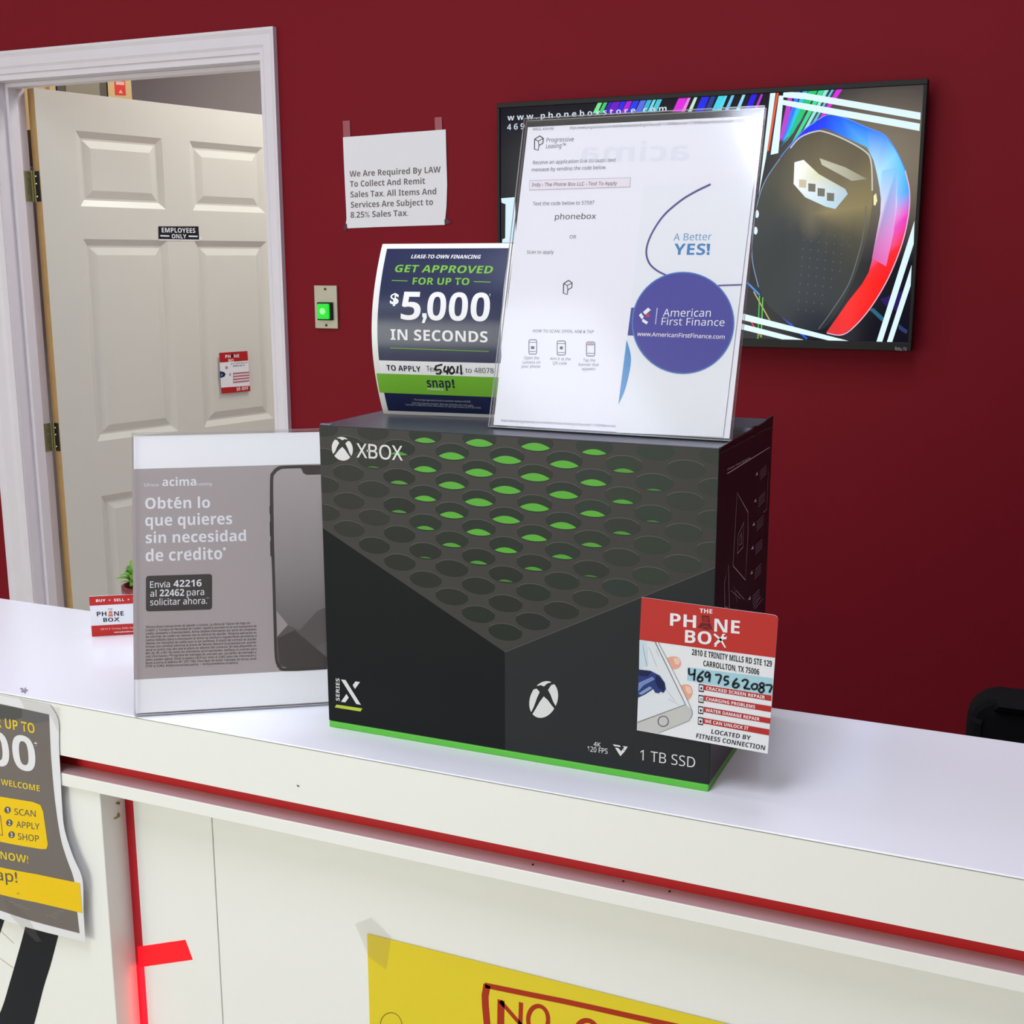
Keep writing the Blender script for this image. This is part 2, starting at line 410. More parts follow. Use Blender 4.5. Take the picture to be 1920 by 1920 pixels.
for a, b, mm in (((0, LZ0), (0, LZ1), WOOD), ((LW, LZ0), (LW, LZ1), DOOR_PAINT), ((0, LZ0), (LW, LZ0), WOOD), ((0, LZ1), (LW, LZ1), WOOD)):
    mb.add([LP(a[0], a[1], 0), LP(b[0], b[1], 0), LP(b[0], b[1], LT), LP(a[0], a[1], LT)], [(0, 1, 2, 3)], mm)
leaf = obj('leaf', mb, d)
BRASS = mat('aged_brass', (196, 192, 150), .3, metal=.9); STEELD = mat('dark_zinc', (74, 76, 82), .35, metal=.8)
for zc in (1.752, .982, .25):
    mb = MB()
    pin = Vector((-2.2515, 1.981, 0))
    mb.box((DL, 1.93, zc - .045), (DL + .0025, 1.976, zc + .045), BRASS)
    mb.obox(LP(.0, zc - .045, .004) - LU * .0025, LU * .0025, -LN * .028, (0, 0, .09), STEELD)
    mb.lathe((DL + .007, 1.975, zc - .047), [(.0055, 0), (.0055, .03), (.0048, .031), (.0055, .032), (.0055, .062), (.0048, .063), (.0055, .064), (.0055, .094)], BRASS, 12)
    h = obj('hinge', mb, d, bevel=.0008)
    s = MB()
    for dz in (-.03, .008, .03):
        p = LP(0, zc + dz, .018) - LU * .003; s.lathe(p, [(.003, -.002), (.003, .002)], BRASS, 8)
    obj('screw', s, h)
h = MB(); h.lathe(LP(.95, .96, -.028), [(.0001, -.024), (.02, -.02), (.027, 0), (.02, .02), (.0001, .024)], mat('brushed_nickel', (170, 165, 155), .3, metal=1), 16)
h.tube([LP(.95, .96, 0), LP(.95, .96, -.03)], .012, _mats['brushed_nickel'])
obj('knob', h, d, smooth=True)

# notices on the door leaf
def leaf_sheet(c, lift=.001): return Sheet(LP(0, 0, -lift), LU, (0, 0, 1), c)
S = leaf_sheet(crop(0, 0, 3.4286))
t = thing('employees_sign', 'small black sign reading EMPLOYEES ONLY on the door', 'sign', LP(.5, 1.6))
NAVY_BLACK = ink(30, 32, 44, .3); WH = ink(240, 240, 246)
q = [(1018, 1455), (1275, 1455), (1280, 1540), (1020, 1537)]
S.poly('plate', q, NAVY_BLACK, 3); S.poly('white_backing', [(1020, 1538), (1290, 1520), (1300, 1535), (1278, 1548), (1022, 1546)], WH, 1)
S.text('lettering', 'EMPLOYEES', (1040, 1494), (1256, 1497), 30, WH, 4, .02); S.text('lettering', 'ONLY', (1104, 1532), (1198, 1533), 27, WH, 4, .03)
S.poly('lettering', [(1030, 1511), (1088, 1513), (1088, 1522), (1030, 1520)], WH, 4); S.poly('lettering', [(1212, 1514), (1270, 1515), (1270, 1524), (1212, 1523)], WH, 4)
S.flush(t)
S = leaf_sheet(crop(380, 640, 16), .004)
t = thing('discount_card', 'small red and white card with a $5 OFF strip on the door', 'flyer', LP(.6, 1.25))
CRED = ink(200, 40, 38)
S.poly('card', [(490, 345), (1340, 290), (1430, 1490), (565, 1570)], PAPER, 1)
S.poly('header_band', [(490, 345), (1340, 290), (1360, 575), (510, 640)], CRED, 2)
S.poly('footer_band', [(553, 1390), (1420, 1330), (1430, 1490), (565, 1570)], CRED, 2)
S.text('lettering', 'PH', (680, 505), (835, 495), 95, WH, 3, .03); S.text('lettering', 'NE', (935, 490), (1095, 480), 95, WH, 3, .03); S.text('lettering', 'BO', (775, 620), (930, 610), 85, WH, 3, .03)
S.poly('lettering', [(850, 380), (925, 376), (930, 480), (850, 488)], ink(96, 20, 28), 3)
S.text('lettering', '2810 E TRINITY MILLS RD', (840, 695), (1340, 655), 40, ink(70, 60, 80), 3, .01); S.text('lettering', 'CARROLLTON, TX', (905, 765), (1265, 740), 45, ink(40, 36, 50), 3, .02)
for k in range(4): S.poly('service_bar#%d' % k, [(910, 945 + k * 88), (1395, 905 + k * 84), (1397, 955 + k * 84), (912, 995 + k * 88)], ink(205, 130, 140), 3)
S.line('bar_edge', [(920, 940), (925, 1205)], .0012, ink(110, 80, 95), 4)
S.poly('phone_picture', [(515, 895), (640, 920), (690, 985), (650, 1060), (540, 1100), (518, 1080)], ink(30, 40, 96), 3); S.poly('phone_picture', [(560, 960), (610, 1000), (540, 1060)], ink(140, 150, 215), 4)
S.ell('phone_picture', (715, 790), 40, 48, ink(205, 150, 160), 3, 16); S.ell('phone_picture', (820, 995), 36, 50, ink(215, 185, 195), 3, 16)
S.text('lettering', '$5 OFF', (1020, 1478), (1365, 1450), 95, WH, 3, .03)
S.flush(t)

# ---- storeroom shelf above eye level
sh = thing('storage_shelf', 'high wooden storeroom shelf carrying boxes, seen over the open door', 'shelf', (-3.6, 3.8, 1.9))
SHW = mat('shelf_wood', (150, 128, 100), .6, noise=.1, nscale=12)
obj('board', MB().box((-4.5, 3.05, 2.03), (-2.75, 4.38, 2.06), SHW), sh)
for x in (-4.45, -2.8):
    for y in (3.08, 4.31): obj('upright', MB().box((x, y, 0), (x + .04, y + .04, 2.03), SHW), sh)
CARDB = mat('tan_cardboard', (222, 190, 138), .75, noise=.05, nscale=12)
BO = Vector((-3.45, 3.55, 2.06)); BR_ = Vector((.72, .694, 0)); BN = Vector((.694, -.72, 0))      # boxes turned towards the doorway
cBx = crop(0, 0, 3.4286)
def bx(x): return (hit(cBx(x, 560), BO, BN) - BO).dot(BR_)
def turned_box(u0, u1, h, dep, m, off=0, z0=0): return MB().obox(BO + BR_ * u0 + BN * off + Vector((0, 0, z0)), BR_ * (u1 - u0), BN * -dep, (0, 0, h), m)
t = thing('cardboard_box', 'tan cardboard box on the storeroom shelf, the one nearest the hinges', 'box', BO + BR_ * bx(270))
obj('carton', turned_box(bx(150), bx(356), .40, .26, CARDB), t, bevel=.003); obj('packing_tape', turned_box(bx(290), bx(318), .40, .002, ink(190, 160, 110), .0015), t)
t = thing('speaker_cabinet', 'dark grey loudspeaker with an arched grille on the storeroom shelf', 'speaker', BO + BR_ * bx(520))
obj('cabinet', turned_box(bx(364), bx(686), .42, .28, mat('dark_speaker', (96, 88, 80), .6)), t, bevel=.004)
obj('baffle', turned_box(bx(420), bx(640), .34, .006, mat('speaker_baffle', (150, 140, 124), .6), .005, .03), t, bevel=.003)
ctr = BO + BR_ * bx(545) + Vector((0, 0, .365)); pl = [ctr + BR_ * (.075 * math.cos(a)) + Vector((0, 0, .07 * math.sin(a))) + BN * .006 for a in [2 * math.pi * k / 28 for k in range(28)]]
obj('cone', MB().prism(pl, BN * .004, mat('speaker_cone', (70, 64, 62), .7)), t)
t = thing('cardboard_box', 'tan cardboard box with a red printed label on the storeroom shelf', 'box', BO + BR_ * bx(770))
obj('carton', turned_box(bx(692), bx(846), .41, .26, CARDB), t, bevel=.003)
zl = hit(cBx(770, 612), BO, BN).z - BO.z
obj('red_label', turned_box(bx(736), bx(806), .075, .002, ink(230, 74, 64), .0012, zl), t, label='red label')
lb = Sheet(BO + BN * .0016, BR_, (0, 0, 1), cBx)
lb.poly('label_print', [(745, 522), (798, 526), (798, 548), (745, 544)], ink(244, 190, 180), 1); lb.poly('label_print', [(762, 598), (790, 600), (776, 576)], ink(244, 190, 180), 1)
lb.flush(t)

# ================================================================== wall fittings
def wall_sheet(c, y): return Sheet((0, y, HC), (1, 0, 0), (0, 0, 1), c)
cS = crop(560, 180, 3.0)
t = thing('paper_notice', 'white sales tax notice taped to the red wall beside the doorway', 'notice', (-.94, YW, HC + .54))
S = wall_sheet(cS, YW - .002)
note = [(250, 232), (400, 221), (560, 208), (700, 198), (828, 188), (831, 330), (836, 500), (832, 620), (822, 725), (640, 731), (450, 737), (262, 745), (270, 690), (266, 600), (260, 480), (254, 350)]
S.poly('paper', note, PAPER, 6); GT = ink(128, 117, 119)
for tx, a, b in (('We Are Required By LAW', (288, 455), (800, 430)), ('To Collect And Remit', (290, 512), (712, 494)), ('Sales Tax. All Items And', (293, 571), (775, 553)), ('Services Are Subject to', (295, 629), (757, 613)), ('8.25% Sales Tax.', (293, 686), (617, 674))):
    S.text('lettering', tx, a, b, 33, GT, 8, .02)
for q in ([(248, 140), (288, 138), (292, 232), (252, 236)], [(765, 120), (805, 118), (808, 196), (768, 199)]): S.poly('tape_strip', q, TAPE_WALL, 3)
for q in ([(250, 735), (272, 715), (275, 745), (262, 760)], [(820, 695), (835, 690), (858, 712), (822, 726)]): S.poly('tape_corner', q, ink(96, 60, 72), 7)
for g in ('tape_strip',):                   # each strip a part of its own
    mbs = S.g.pop(g)
    for k in range(2):
        m2 = MB(); m2.add(mbs.v[4 * k:4 * k + 4], [(0, 1, 2, 3)], TAPE_WALL); obj('tape_strip', m2, t, recalc=False)
mbs = S.g.pop('tape_corner')
for k in range(2):
    m2 = MB(); m2.add(mbs.v[4 * k:4 * k + 4], [(0, 1, 2, 3)], ink(96, 60, 72)); obj('tape_strip', m2, t, recalc=False)
S.flush(t)

t = thing('door_release_button', 'steel wall plate with a lit green square push button', 'switch', (-1.149, YW, HC + .28))
BRSH = mat('brushed_steel_plate', (188, 182, 168), .35, metal=.55)
obj('plate', MB().box((-1.184, YW - .007, HC + .2805), (-1.113, YW, HC + .394), BRSH), t, bevel=.002)
GREEN_LIT = mat('lit_green_lens', (20, 235, 50), .2, emit=.9)
obj('bezel', MB().box((-1.170, YW - .016, HC + .303), (-1.126, YW - .006, HC + .350), BLACK_PLASTIC), t, bevel=.001)
b_ = obj('button', MB().box((-1.166, YW - .024, HC + .3065), (-1.131, YW - .014, HC + .3465), GREEN_LIT), t, bevel=.003)
obj('lamp_spot', MB().lathe((-1.1485, YW - .0235, HC + .327), [(.009, 0), (.008, -.0012), (.004, -.0016)], mat('lit_green_core', (150, 255, 150), .3, emit=1.1), 20, 'y'), b_, smooth=True)
for z in (.3845, .2895):
    obj('screw', MB().lathe((-1.1485, YW - .0085, HC + z), [(.0035, .002), (.0035, 0), (.002, -.001)], STEELD, 12, 'y'), t)

# ---- television
TX0, TX1, TZ0, TZ1, TY = -.623, .3525, HC + .2645, HC + .8232, 1.786
t = thing('television', 'wide black flat television on the red wall showing a bright product picture', 'tv', (-.13, YW, TZ0))
SX0, SX1, SZ0, SZ1 = -.6155, .3445, HC + .2835, HC + .8115
mb = MB(); bz = BLACK_PLASTIC
mb.box((TX0, TY, TZ0), (TX1, TY + .03, SZ0), bz); mb.box((TX0, TY, SZ1), (TX1, TY + .03, TZ1), bz); mb.box((TX0, TY, SZ0), (SX0, TY + .03, SZ1), bz); mb.box((SX1, TY, SZ0), (TX1, TY + .03, SZ1), bz)
obj('bezel', mb, t, bevel=.0015)
obj('rear_housing', MB().box((TX0 + .004, TY + .012, TZ0 + .004), (TX1 - .004, TY + .03, TZ1 - .004), bz).box((TX0 + .15, TY + .03, TZ0 + .05), (TX1 - .15, TY + .05, TZ1 - .18), bz), t)
obj('wall_bracket', MB().box((-.3, TY + .05, TZ0 + .15), (.03, YW, TZ0 + .35), STEELD), t)
EM = emission_attr('screen_light', 1.0)
cT = crop(1360, 120, 3.2); cP = crop(900, 180, 2.909)
S = wall_sheet(cT, TY + .005); S.o = Vector((0, TY + .004, HC))
G = 'screen'
mbq = S.mb(G)
# background gradient grid of the picture: dark left and bottom, brown-grey glow at the upper right
nx, nz = 24, 16; vs = []; cols = []
for j in range(nz + 1):
    for i in range(nx + 1):
        u = i / nx; v = j / nz
        g = max(0, 1 - ((u - .93) / .28) ** 2 - ((v - .72) / .42) ** 2)
        vs.append(S.P(SX0 + (SX1 - SX0) * u, SZ0 - HC + (SZ1 - SZ0) * v, 0)); cols.append((14 + 118 * g, 13 + 108 * g, 28 + 76 * g))
fs = [(j * (nx + 1) + i, j * (nx + 1) + i + 1, (j + 1) * (nx + 1) + i + 1, (j + 1) * (nx + 1) + i) for j in range(nz) for i in range(nx)]
b0 = len(mbq.v); mbq.add(vs, fs, EM); mbq.cols[b0:] = cols
obj('screen', S.g.pop(G), t, recalc=False)
def em(g, pts, col, lay): S.poly(g, pts, EM, lay, col)
def emg(g, pts, cols, lay):                 # polygon fan with a colour at each corner
    m_ = S.mb(g); b0 = len(m_.v); m_.add([S.P(*S.uv(*p), lay) for p in pts], [tuple(range(len(pts)))], EM); m_.cols[b0:] = cols
G = 'screen_picture'
# light streaks fanning from the top
for x0, x1, xb, cl in ((385, 410, 320, (190, 60, 210)), (430, 455, 335, (60, 120, 255)), (470, 500, 345, (40, 200, 235)), (505, 560, 360, (30, 200, 110)), (565, 600, 400, (60, 220, 150)), (600, 625, 430, (150, 235, 225)), (640, 655, 455, (90, 200, 230)), (670, 705, 480, (225, 40, 235))):
    em(G, [(x0, 150), (x1, 148), (xb + 50, 410), (xb, 470)], cl, 1)
em(G, [(330, 500), (480, 300), (400, 420)], (60, 160, 255), 1)
em(G, [(310, 160), (322, 165), (262, 520), (240, 530)], (230, 90, 60), 1)
WB = (226, 250, 255)
for q in ([(350, 165), (480, 174), (1172, 292), (1170, 335), (480, 212), (345, 200)], [(345, 215), (500, 240), (1168, 358), (1165, 402), (480, 275), (345, 245)], [(270, 172), (303, 168), (245, 560), (200, 790)], [(322, 190), (350, 190), (318, 535), (272, 545)], [(1135, 940), (1130, 1080), (940, 1672), (905, 1672)], [(1118, 1205), (1112, 1330), (1000, 1672), (968, 1672)], [(90, 1493), (765, 1668), (660, 1668), (90, 1533)], [(80, 1553), (510, 1665), (395, 1665), (80, 1588)]): em(G, q, WB, 6)
em(G, [(860, 1470), (890, 1465), (960, 1530), (940, 1545)], (40, 100, 125), 1); em(G, [(1040, 1560), (1095, 1600), (1085, 1620), (1040, 1590)], (44, 60, 110), 1)
em(G, [(930, 1410), (1070, 1360), (1060, 1500), (960, 1450)], (40, 20, 96), 1)
for a, b, cl in (((130, 1310), (205, 1385), (60, 140, 230)), ((290, 1470), (490, 1650), (20, 90, 225)), ((205, 1390), (195, 1650), (60, 190, 70)), ((225, 1400), (215, 1640), (80, 200, 60)), ((170, 1365), (290, 1580), (190, 180, 110)), ((150, 1540), (215, 1640), (240, 60, 50))):
    S.line(G, [a, b], .0042 if cl[2] > 200 else .0026, EM, 2, col=cl)
# coloured ring
outer = [(330, 560), (400, 475), (480, 390), (600, 310), (690, 315), (850, 380), (960, 430), (1030, 530), (1080, 640), (1105, 760), (1100, 900), (1060, 1080), (980, 1280), (880, 1450), (780, 1570), (700, 1625), (610, 1615)]
inner = [(400, 500), (440, 460), (500, 410), (600, 385), (720, 440), (850, 500), (890, 580), (910, 660), (925, 740), (935, 820), (930, 900), (900, 1100), (860, 1250), (820, 1320), (740, 1420), (670, 1520), (605, 1612)]
rc = [(30, 90, 220), (10, 30, 255), (0, 20, 255), (0, 60, 255), (0, 100, 255), (20, 120, 255), (70, 150, 255), (120, 210, 255), (80, 195, 255), (50, 170, 255), (240, 60, 200), (255, 40, 50), (255, 25, 25), (255, 20, 20), (255, 25, 30), (245, 35, 45), (235, 90, 90)]
rci = [(30, 90, 220), (10, 20, 255), (0, 10, 250), (0, 60, 255), (30, 130, 255), (90, 190, 255), (170, 220, 255), (190, 235, 255), (190, 230, 255), (200, 225, 255), (235, 215, 255), (235, 120, 205), (250, 30, 40), (255, 10, 10), (250, 25, 25), (240, 30, 35), (225, 60, 60)]
for i in range(len(outer) - 1): emg(G, [outer[i], outer[i + 1], inner[i + 1], inner[i]], [rc[i], rc[i + 1], rci[i + 1], rci[i]], 3)
S.line(G, smooth_line(outer[8:]), .0022, EM, 4, col=(235, 190, 215)); S.line(G, smooth_line(outer[:9]), .0018, EM, 4, col=(90, 150, 255))
emg(G, [(940, 640), (1030, 620), (1030, 840), (1010, 1010), (965, 1215), (880, 1165), (930, 900)], [(150, 215, 255), (120, 205, 255), (225, 225, 255), (235, 150, 225), (240, 110, 190), (215, 100, 175), (235, 220, 250)], 4)
# dark back of the device with a brown gleam
body = [(600, 398), (520, 408), (400, 485), (330, 565), (240, 700), (195, 845), (165, 1030), (165, 1170), (200, 1330), (260, 1450), (400, 1560), (545, 1600), (620, 1560), (700, 1440), (780, 1270), (840, 1080), (880, 850), (885, 650), (865, 550), (830, 505), (720, 450)]
bc = [(92, 82, 62), (84, 76, 58), (80, 74, 58), (70, 66, 56), (66, 64, 56), (52, 54, 52), (40, 46, 52), (32, 38, 46), (30, 36, 46), (34, 38, 46), (38, 44, 54), (34, 40, 52), (34, 40, 50), (34, 38, 46), (44, 46, 46), (70, 66, 52), (140, 126, 84), (120, 108, 76), (104, 94, 70), (96, 86, 66), (92, 82, 64)]
cen = (520, 900); b_sm = smooth_line(body + [body[0]], 4); cs_ = []
for i in range(len(b_sm)):
    k = i / 4; a = int(k) % len(bc); bb = (a + 1) % len(bc); f_ = k - int(k); cs_.append(tuple(bc[a][q] * (1 - f_) + bc[bb][q] * f_ for q in range(3)))
ringpts = lambda f: [(cen[0] + (x - cen[0]) * f, cen[1] + (y - cen[1]) * f) for x, y in b_sm]
m_ = S.mb(G); levels = (1, .75, .5, .25)
for li, f_ in enumerate(levels):
    pts = ringpts(f_); nxt = ringpts(levels[li + 1]) if li < 3 else None
    for i in range(len(pts) - 1):
        def cc(p, base):
            g = max(0, 1 - ((p[0] - 560) / 260) ** 2 - ((p[1] - 760) / 320) ** 2)
            return tuple(base[q] * (1 - .5 * g) + (168, 150, 108)[q] * .42 * g for q in range(3))
        if nxt: emg(G, [pts[i], pts[i + 1], nxt[i + 1], nxt[i]], [cc(pts[i], cs_[i]), cc(pts[i + 1], cs_[i + 1]), cc(nxt[i + 1], cs_[i + 1]), cc(nxt[i], cs_[i])], 5)
        else: emg(G, [pts[i], pts[i + 1], cen], [cc(pts[i], cs_[i]), cc(pts[i + 1], cs_[i + 1]), cc(cen, (90, 86, 70))], 5)
S.line(G, smooth_line([(390, 505), (450, 440), (540, 405), (600, 408), (720, 455), (840, 525), (875, 590), (882, 760)]), .003, EM, 6, col=(200, 200, 195))
S.line(G, smooth_line([(845, 850), (830, 1010), (800, 1140), (740, 1320), (640, 1480), (560, 1590)]), .0022, EM, 6, col=(96, 104, 112))
S.line(G, smooth_line([(330, 565), (240, 700), (190, 850), (165, 1030), (163, 1180), (200, 1340)]), .002, EM, 6, col=(120, 150, 190))
em(G, [(890, 790), (905, 775), (912, 820), (900, 850), (890, 845)], (245, 240, 180), 6)
for r_ in range(10):
    for k in range(7):
        x, y = 470 + k * 46 - r_ * 4, 1000 + r_ * 52 + k * 6
        if x < 790 - r_ * 26: em(G, [(x, y), (x + 7, y), (x + 7, y + 9), (x, y + 9)], (74, 80, 86), 6)
emg(G, [(415, 590), (470, 575), (560, 660), (720, 750), (735, 780), (660, 870), (600, 855), (480, 800), (410, 720)], [(255, 255, 250), (255, 255, 245), (225, 225, 190), (185, 200, 205), (180, 205, 220), (190, 220, 235), (195, 225, 240), (215, 235, 240), (250, 255, 255)], 6)
for x, y in ((465, 718), (520, 742), (576, 770), (632, 798)): em(G, [(x - 22, y - 26), (x + 22, y - 22), (x + 20, y + 26), (x - 22, y + 22)], (112, 108, 98) if x > 480 else (205, 195, 165), 7)
emg(G, [(565, 565), (720, 620), (850, 690), (760, 702), (580, 605)], [(190, 190, 170), (180, 175, 150), (150, 145, 125), (170, 168, 150), (200, 200, 180)], 6)
for x, y in ((190, 900), (182, 1000)): S.ell(G, (x, y), 12, 24, EM, 6, 12, (225, 245, 255))
# writing and streaks along the left and the top
S.c = cP
for k, (x0, x1, cl) in enumerate(((640, 662, (120, 230, 150)), (672, 690, (70, 200, 120)), (700, 718, (60, 30, 190)), (722, 760, (110, 20, 200)), (765, 790, (50, 40, 230)), (796, 824, (170, 30, 220)), (830, 862, (40, 60, 235)), (870, 900, (90, 110, 230)), (906, 930, (60, 180, 225)), (938, 952, (120, 220, 230)), (960, 985, (80, 200, 220)), (1075, 1120, (225, 40, 225)), (1124, 1140, (240, 130, 235)), (1160, 1176, (200, 235, 215)), (1200, 1240, (30, 40, 235)), (1250, 1275, (40, 60, 140)), (1290, 1320, (70, 215, 240)), (1322, 1338, (90, 220, 240)), (1360, 1376, (110, 200, 245)), (1420, 1436, (150, 220, 250)), (1470, 1500, (40, 20, 235)), (1520, 1532, (190, 50, 215)))):
    em(G, [(x0 + 12, 42 - x0 * .034), (x1 + 12, 42 - x1 * .034), (x1 - 22, 108 - x1 * .02), (x0 - 26, 108 - x0 * .02)], cl, 1)
S.text('screen_lettering', 'w w w . p h o n e b o x s t o r e . c o m', (150, 134), (1018, 84), 31, EM, 4, .02, col=(210, 222, 235)); S.text('screen_lettering#2', '4 6 9', (148, 186), (243, 180), 32, EM, 4, .02, col=(200, 210, 225))
em('screen_lettering#3', [(116, 558), (192, 552), (196, 800), (122, 800), (122, 782), (138, 775), (140, 590), (118, 582)], (215, 240, 255), 4)
S.flush(t)
S.c = cT; S.o = Vector((0, TY - .0004, HC)); S.text('badge', 'Roku TV', (1018, 1717), (1088, 1722), 20, ink(190, 190, 190), 1, .01); S.flush(t)

# ================================================================== counter
YFc, YBc = -.0565, .2295
X0, X1 = -1.05, 1.75
t = thing('countertop', 'glossy white countertop with a deep front edge, carrying the black carton', 'counter', (0, .1, HC - .06))
obj('slab', MB().box((X0, YFc + .0015, HC - .03), (X1, YBc, HC), LAM_TOP), t, bevel=.0004)
obj('front_edge', MB().box((X0, YFc, HC - .0592), (X1, YFc + .0015, HC - .0006), LAM_FRONT).box((X0, YFc - .00015, HC - .0013), (X1, YFc, HC - .0006), mat('edge_seam', (150, 148, 142), .5)).box((X0, YFc + .0015, HC - .0592), (X1, YFc + .021, HC - .03), LAM_FRONT), t)
m2 = MB()
S = Sheet((0, YFc - .0001, HC), (1, 0, 0), (0, 0, 1), crop(380, 1440, 2.6667))
S.poly('edge_chip', [(468, 84), (480, 86), (486, 94), (476, 94)], ink(120, 112, 100), 1); S.flush(t)
S = Sheet((0, 0, HC + .0001), (1, 0, 0), (0, 1, 0), crop(0, 900, 3.84))
S.poly('scuff', [(140, 1500), (165, 1496), (170, 1510), (185, 1490), (190, 1508), (205, 1512), (192, 1524), (180, 1540), (168, 1528), (150, 1530), (156, 1514)], ink(176, 168, 180), 1); S.flush(t)

b = thing('counter_cabinet', 'white counter front under the countertop with a red reveal strip and red lit slot', 'counter', (0, .1, 0))
RED_STRIP = mat('red_laminate', (206, 40, 44), .25)
obj('reveal_strip', MB().box((X0, YFc + .0212, HC - .08), (X1, YFc + .03, HC - .0592), RED_STRIP), b, label='red reveal strip')
obj('ledge', MB().box((X0, YFc, HC - .0945), (X1, .19, HC - .0795), LAM_FRONT, mat('ledge_top_shade_tint', (206, 176, 178), .25)), b, bevel=.001)  # top tinted pink-grey: overhang shade and the strip's red reflection put into its colour
PFY = -.050; PXE = -.2575; PNY = -.014
for a_, c_ in ((PXE + .0115, -.1412), (-.1400, X1)):
    obj('front_panel', MB().box((a_, PNY, .08), (c_, .02, HC - .0945), LAM_PANEL), b, bevel=.0006)
obj('side_pillar', MB().box((X0, PFY, .08), (PXE, .02, HC - .0945), LAM_FRONT), b, bevel=.001)
obj('plinth', MB().box((X0, .0, 0), (X1, .18, .08), mat('black_plinth', (30, 30, 32), .5)), b)
obj('carcass', MB().box((X0, .02, .08), (X1, .19, HC - .0945), LAM_FRONT), b)
obj('light_channel', MB().box((PXE, PNY + .0004, .08), (PXE + .0115, -.006, HC - .0945), mat('red_channel', (216, 22, 40), .35)), b)
S = Sheet((0, PNY - .0005, HC), (1, 0, 0), (0, 0, 1), crop(0, 1260, 2.91))
RL = mat('red_lit_acrylic', (255, 6, 28), .4, spec=.1, emit=1.0)
q = [S.uv(*p) for p in ((750, 1500), (1010, 1462), (1050, 1570), (755, 1612))]
m2 = MB().prism([S.P(u, v, 0) for u, v in q], (0, .004, 0), RL); obj('lit_slot', m2, b, label='glowing red slot', recalc=True)
rl = bpy.data.lights.new('red_led', 'AREA'); rl.shape = 'RECTANGLE'; rl.size = .006; rl.size_y = .30; rl.energy = .06; rl.color = (1, .01, .04)
ro = bpy.data.objects.new('red_led', rl); C.objects.link(ro); ro.location = (PXE + .0058, -.0150, HC - .47); ro.rotation_euler = (math.radians(90), 0, 0)
# vinyl stripes on the pillar
S = Sheet((0, PFY - .0003, HC), (1, 0, 0), (0, 0, 1), crop(0, 1260, 2.91))
VB = ink(24, 28, 34, .3)
le = smooth_line([(150, 1330), (128, 1430), (95, 1550), (52, 1700), (12, 1830), (-60, 2000), (-130, 2180), (-190, 2400)]); re_ = smooth_line([(345, 1330), (312, 1460), (275, 1600), (238, 1720), (190, 1905), (140, 2060), (80, 2250), (30, 2460)])
for i in range(len(le) - 1): S.poly('vinyl_stripe', [le[i], le[i + 1], re_[i + 1], re_[i]], VB, 1)
S.poly('vinyl_stripe#2', [(-160, 1260), (45, 1300), (20, 1365), (-5, 1440), (-60, 1560), (-200, 1500)], VB, 1)
S.line('seam_line', [(-10, 1400), (75, 1480)], .0004, ink(120, 116, 108), 1); S.line('seam_line#2', [(-10, 1555), (72, 1615)], .0004, ink(140, 136, 128), 1)
S.flush(b)
S = Sheet((PXE + .0002, 0, HC), (0, 1, 0), (0, 0, 1), crop(0, 1260, 2.91))
S.poly('stain', [(630, 718), (640, 706), (656, 710), (652, 724), (640, 722)], ink(176, 138, 78), 1); S.poly('stain#2', [(616, 800), (638, 786), (640, 770), (650, 766), (656, 788), (632, 802)], ink(188, 162, 116), 1)
S.flush(b)
S = Sheet((0, YFc - .0001, HC), (1, 0, 0), (0, 0, 1), crop(0, 0, 1))
# screw holes along the ledge top
S = Sheet((0, 0, HC - .0794), (1, 0, 0), (0, 1, 0), crop(1000, 1500, 2.087))
for k, p in enumerate(((352, 318), (533, 358), (-2, 253))): S.ell('screw_hole#%d' % k, p, 5, 4, ink(40, 16, 20), 1, 12)
S.flush(b)

# ================================================================== carton of the game console
BW, BD, BH = .3895, .2083, .305
t = thing('game_console_box', 'large black carton with a green glowing hole pattern on the countertop', 'box', (BW / 2, BD / 2, HC))
BOXM = mat('black_printed_carton', (40, 40, 45), .4, spec=.3)
SIDEM = mat('black_carton_side', (40, 37, 46), .4, spec=.3)
GREENB = mat('green_carton_band', (92, 196, 62), .4)
gb = .0068
mb = MB(); mb.box((0, 0, HC + gb), (BW, BD, HC + BH), SIDEM, mat('carton_top_board', (66, 66, 76), .3)); obj('carton', mb, t, bevel=.0012)
obj('green_band', MB().box((.0004, -.0002, HC), (BW - .0004, BD, HC + gb), GREENB), t, bevel=.0008, label='bright green base band')
# tuck flap standing slightly open along the short side
fl = MB(); pts = [(BW - .001, .003, 0), (BW + .0012, .003, 0)]
prof_ = [(.002, .0008), (.05, .0020), (.085, .0022), (.118, .0026), (.124, .0052), (.132, .0050), (.14, .0026), (.170, .0034), (.186, .0062), (.2065, .0068)]
vs = []
for y, z in prof_: vs += [(BW - .0015, y, HC + BH - .001), (BW - .0012, y, HC + BH + z * .55), (BW + .0003, y, HC + BH + z * .55), (BW + .0003, y, HC + BH - .001)]
k = 4; n_ = len(prof_)
fl.add(vs, [(i * k + j, i * k + (j + 1) % k, (i + 1) * k + (j + 1) % k, (i + 1) * k + j) for i in range(n_ - 1) for j in range(k)] + [(3, 2, 1, 0), tuple((n_ - 1) * k + j for j in range(k))], BOXM)
obj('tuck_flap', fl, t)
m2 = MB()
vs = [];
for y, z in prof_: vs += [(BW + .0002, y, HC + BH - .0042 - z * .5), (BW + .0006, y, HC + BH - .0036 - z * .5)]
m2.add(vs, [(2 * i, 2 * i + 1, 2 * i + 3, 2 * i + 2) for i in range(n_ - 1)], ink(128, 122, 116)); obj('flap_crease', m2, t, recalc=False)
m2 = MB().obox((.0005, .001, HC + BH - .0008), (.012, -.0005, 0), (0, .004, 0), (0, 0, .0016), mat('worn_carton_corner', (118, 110, 128), .6)); obj('worn_corner', m2, t, bevel=.0006)

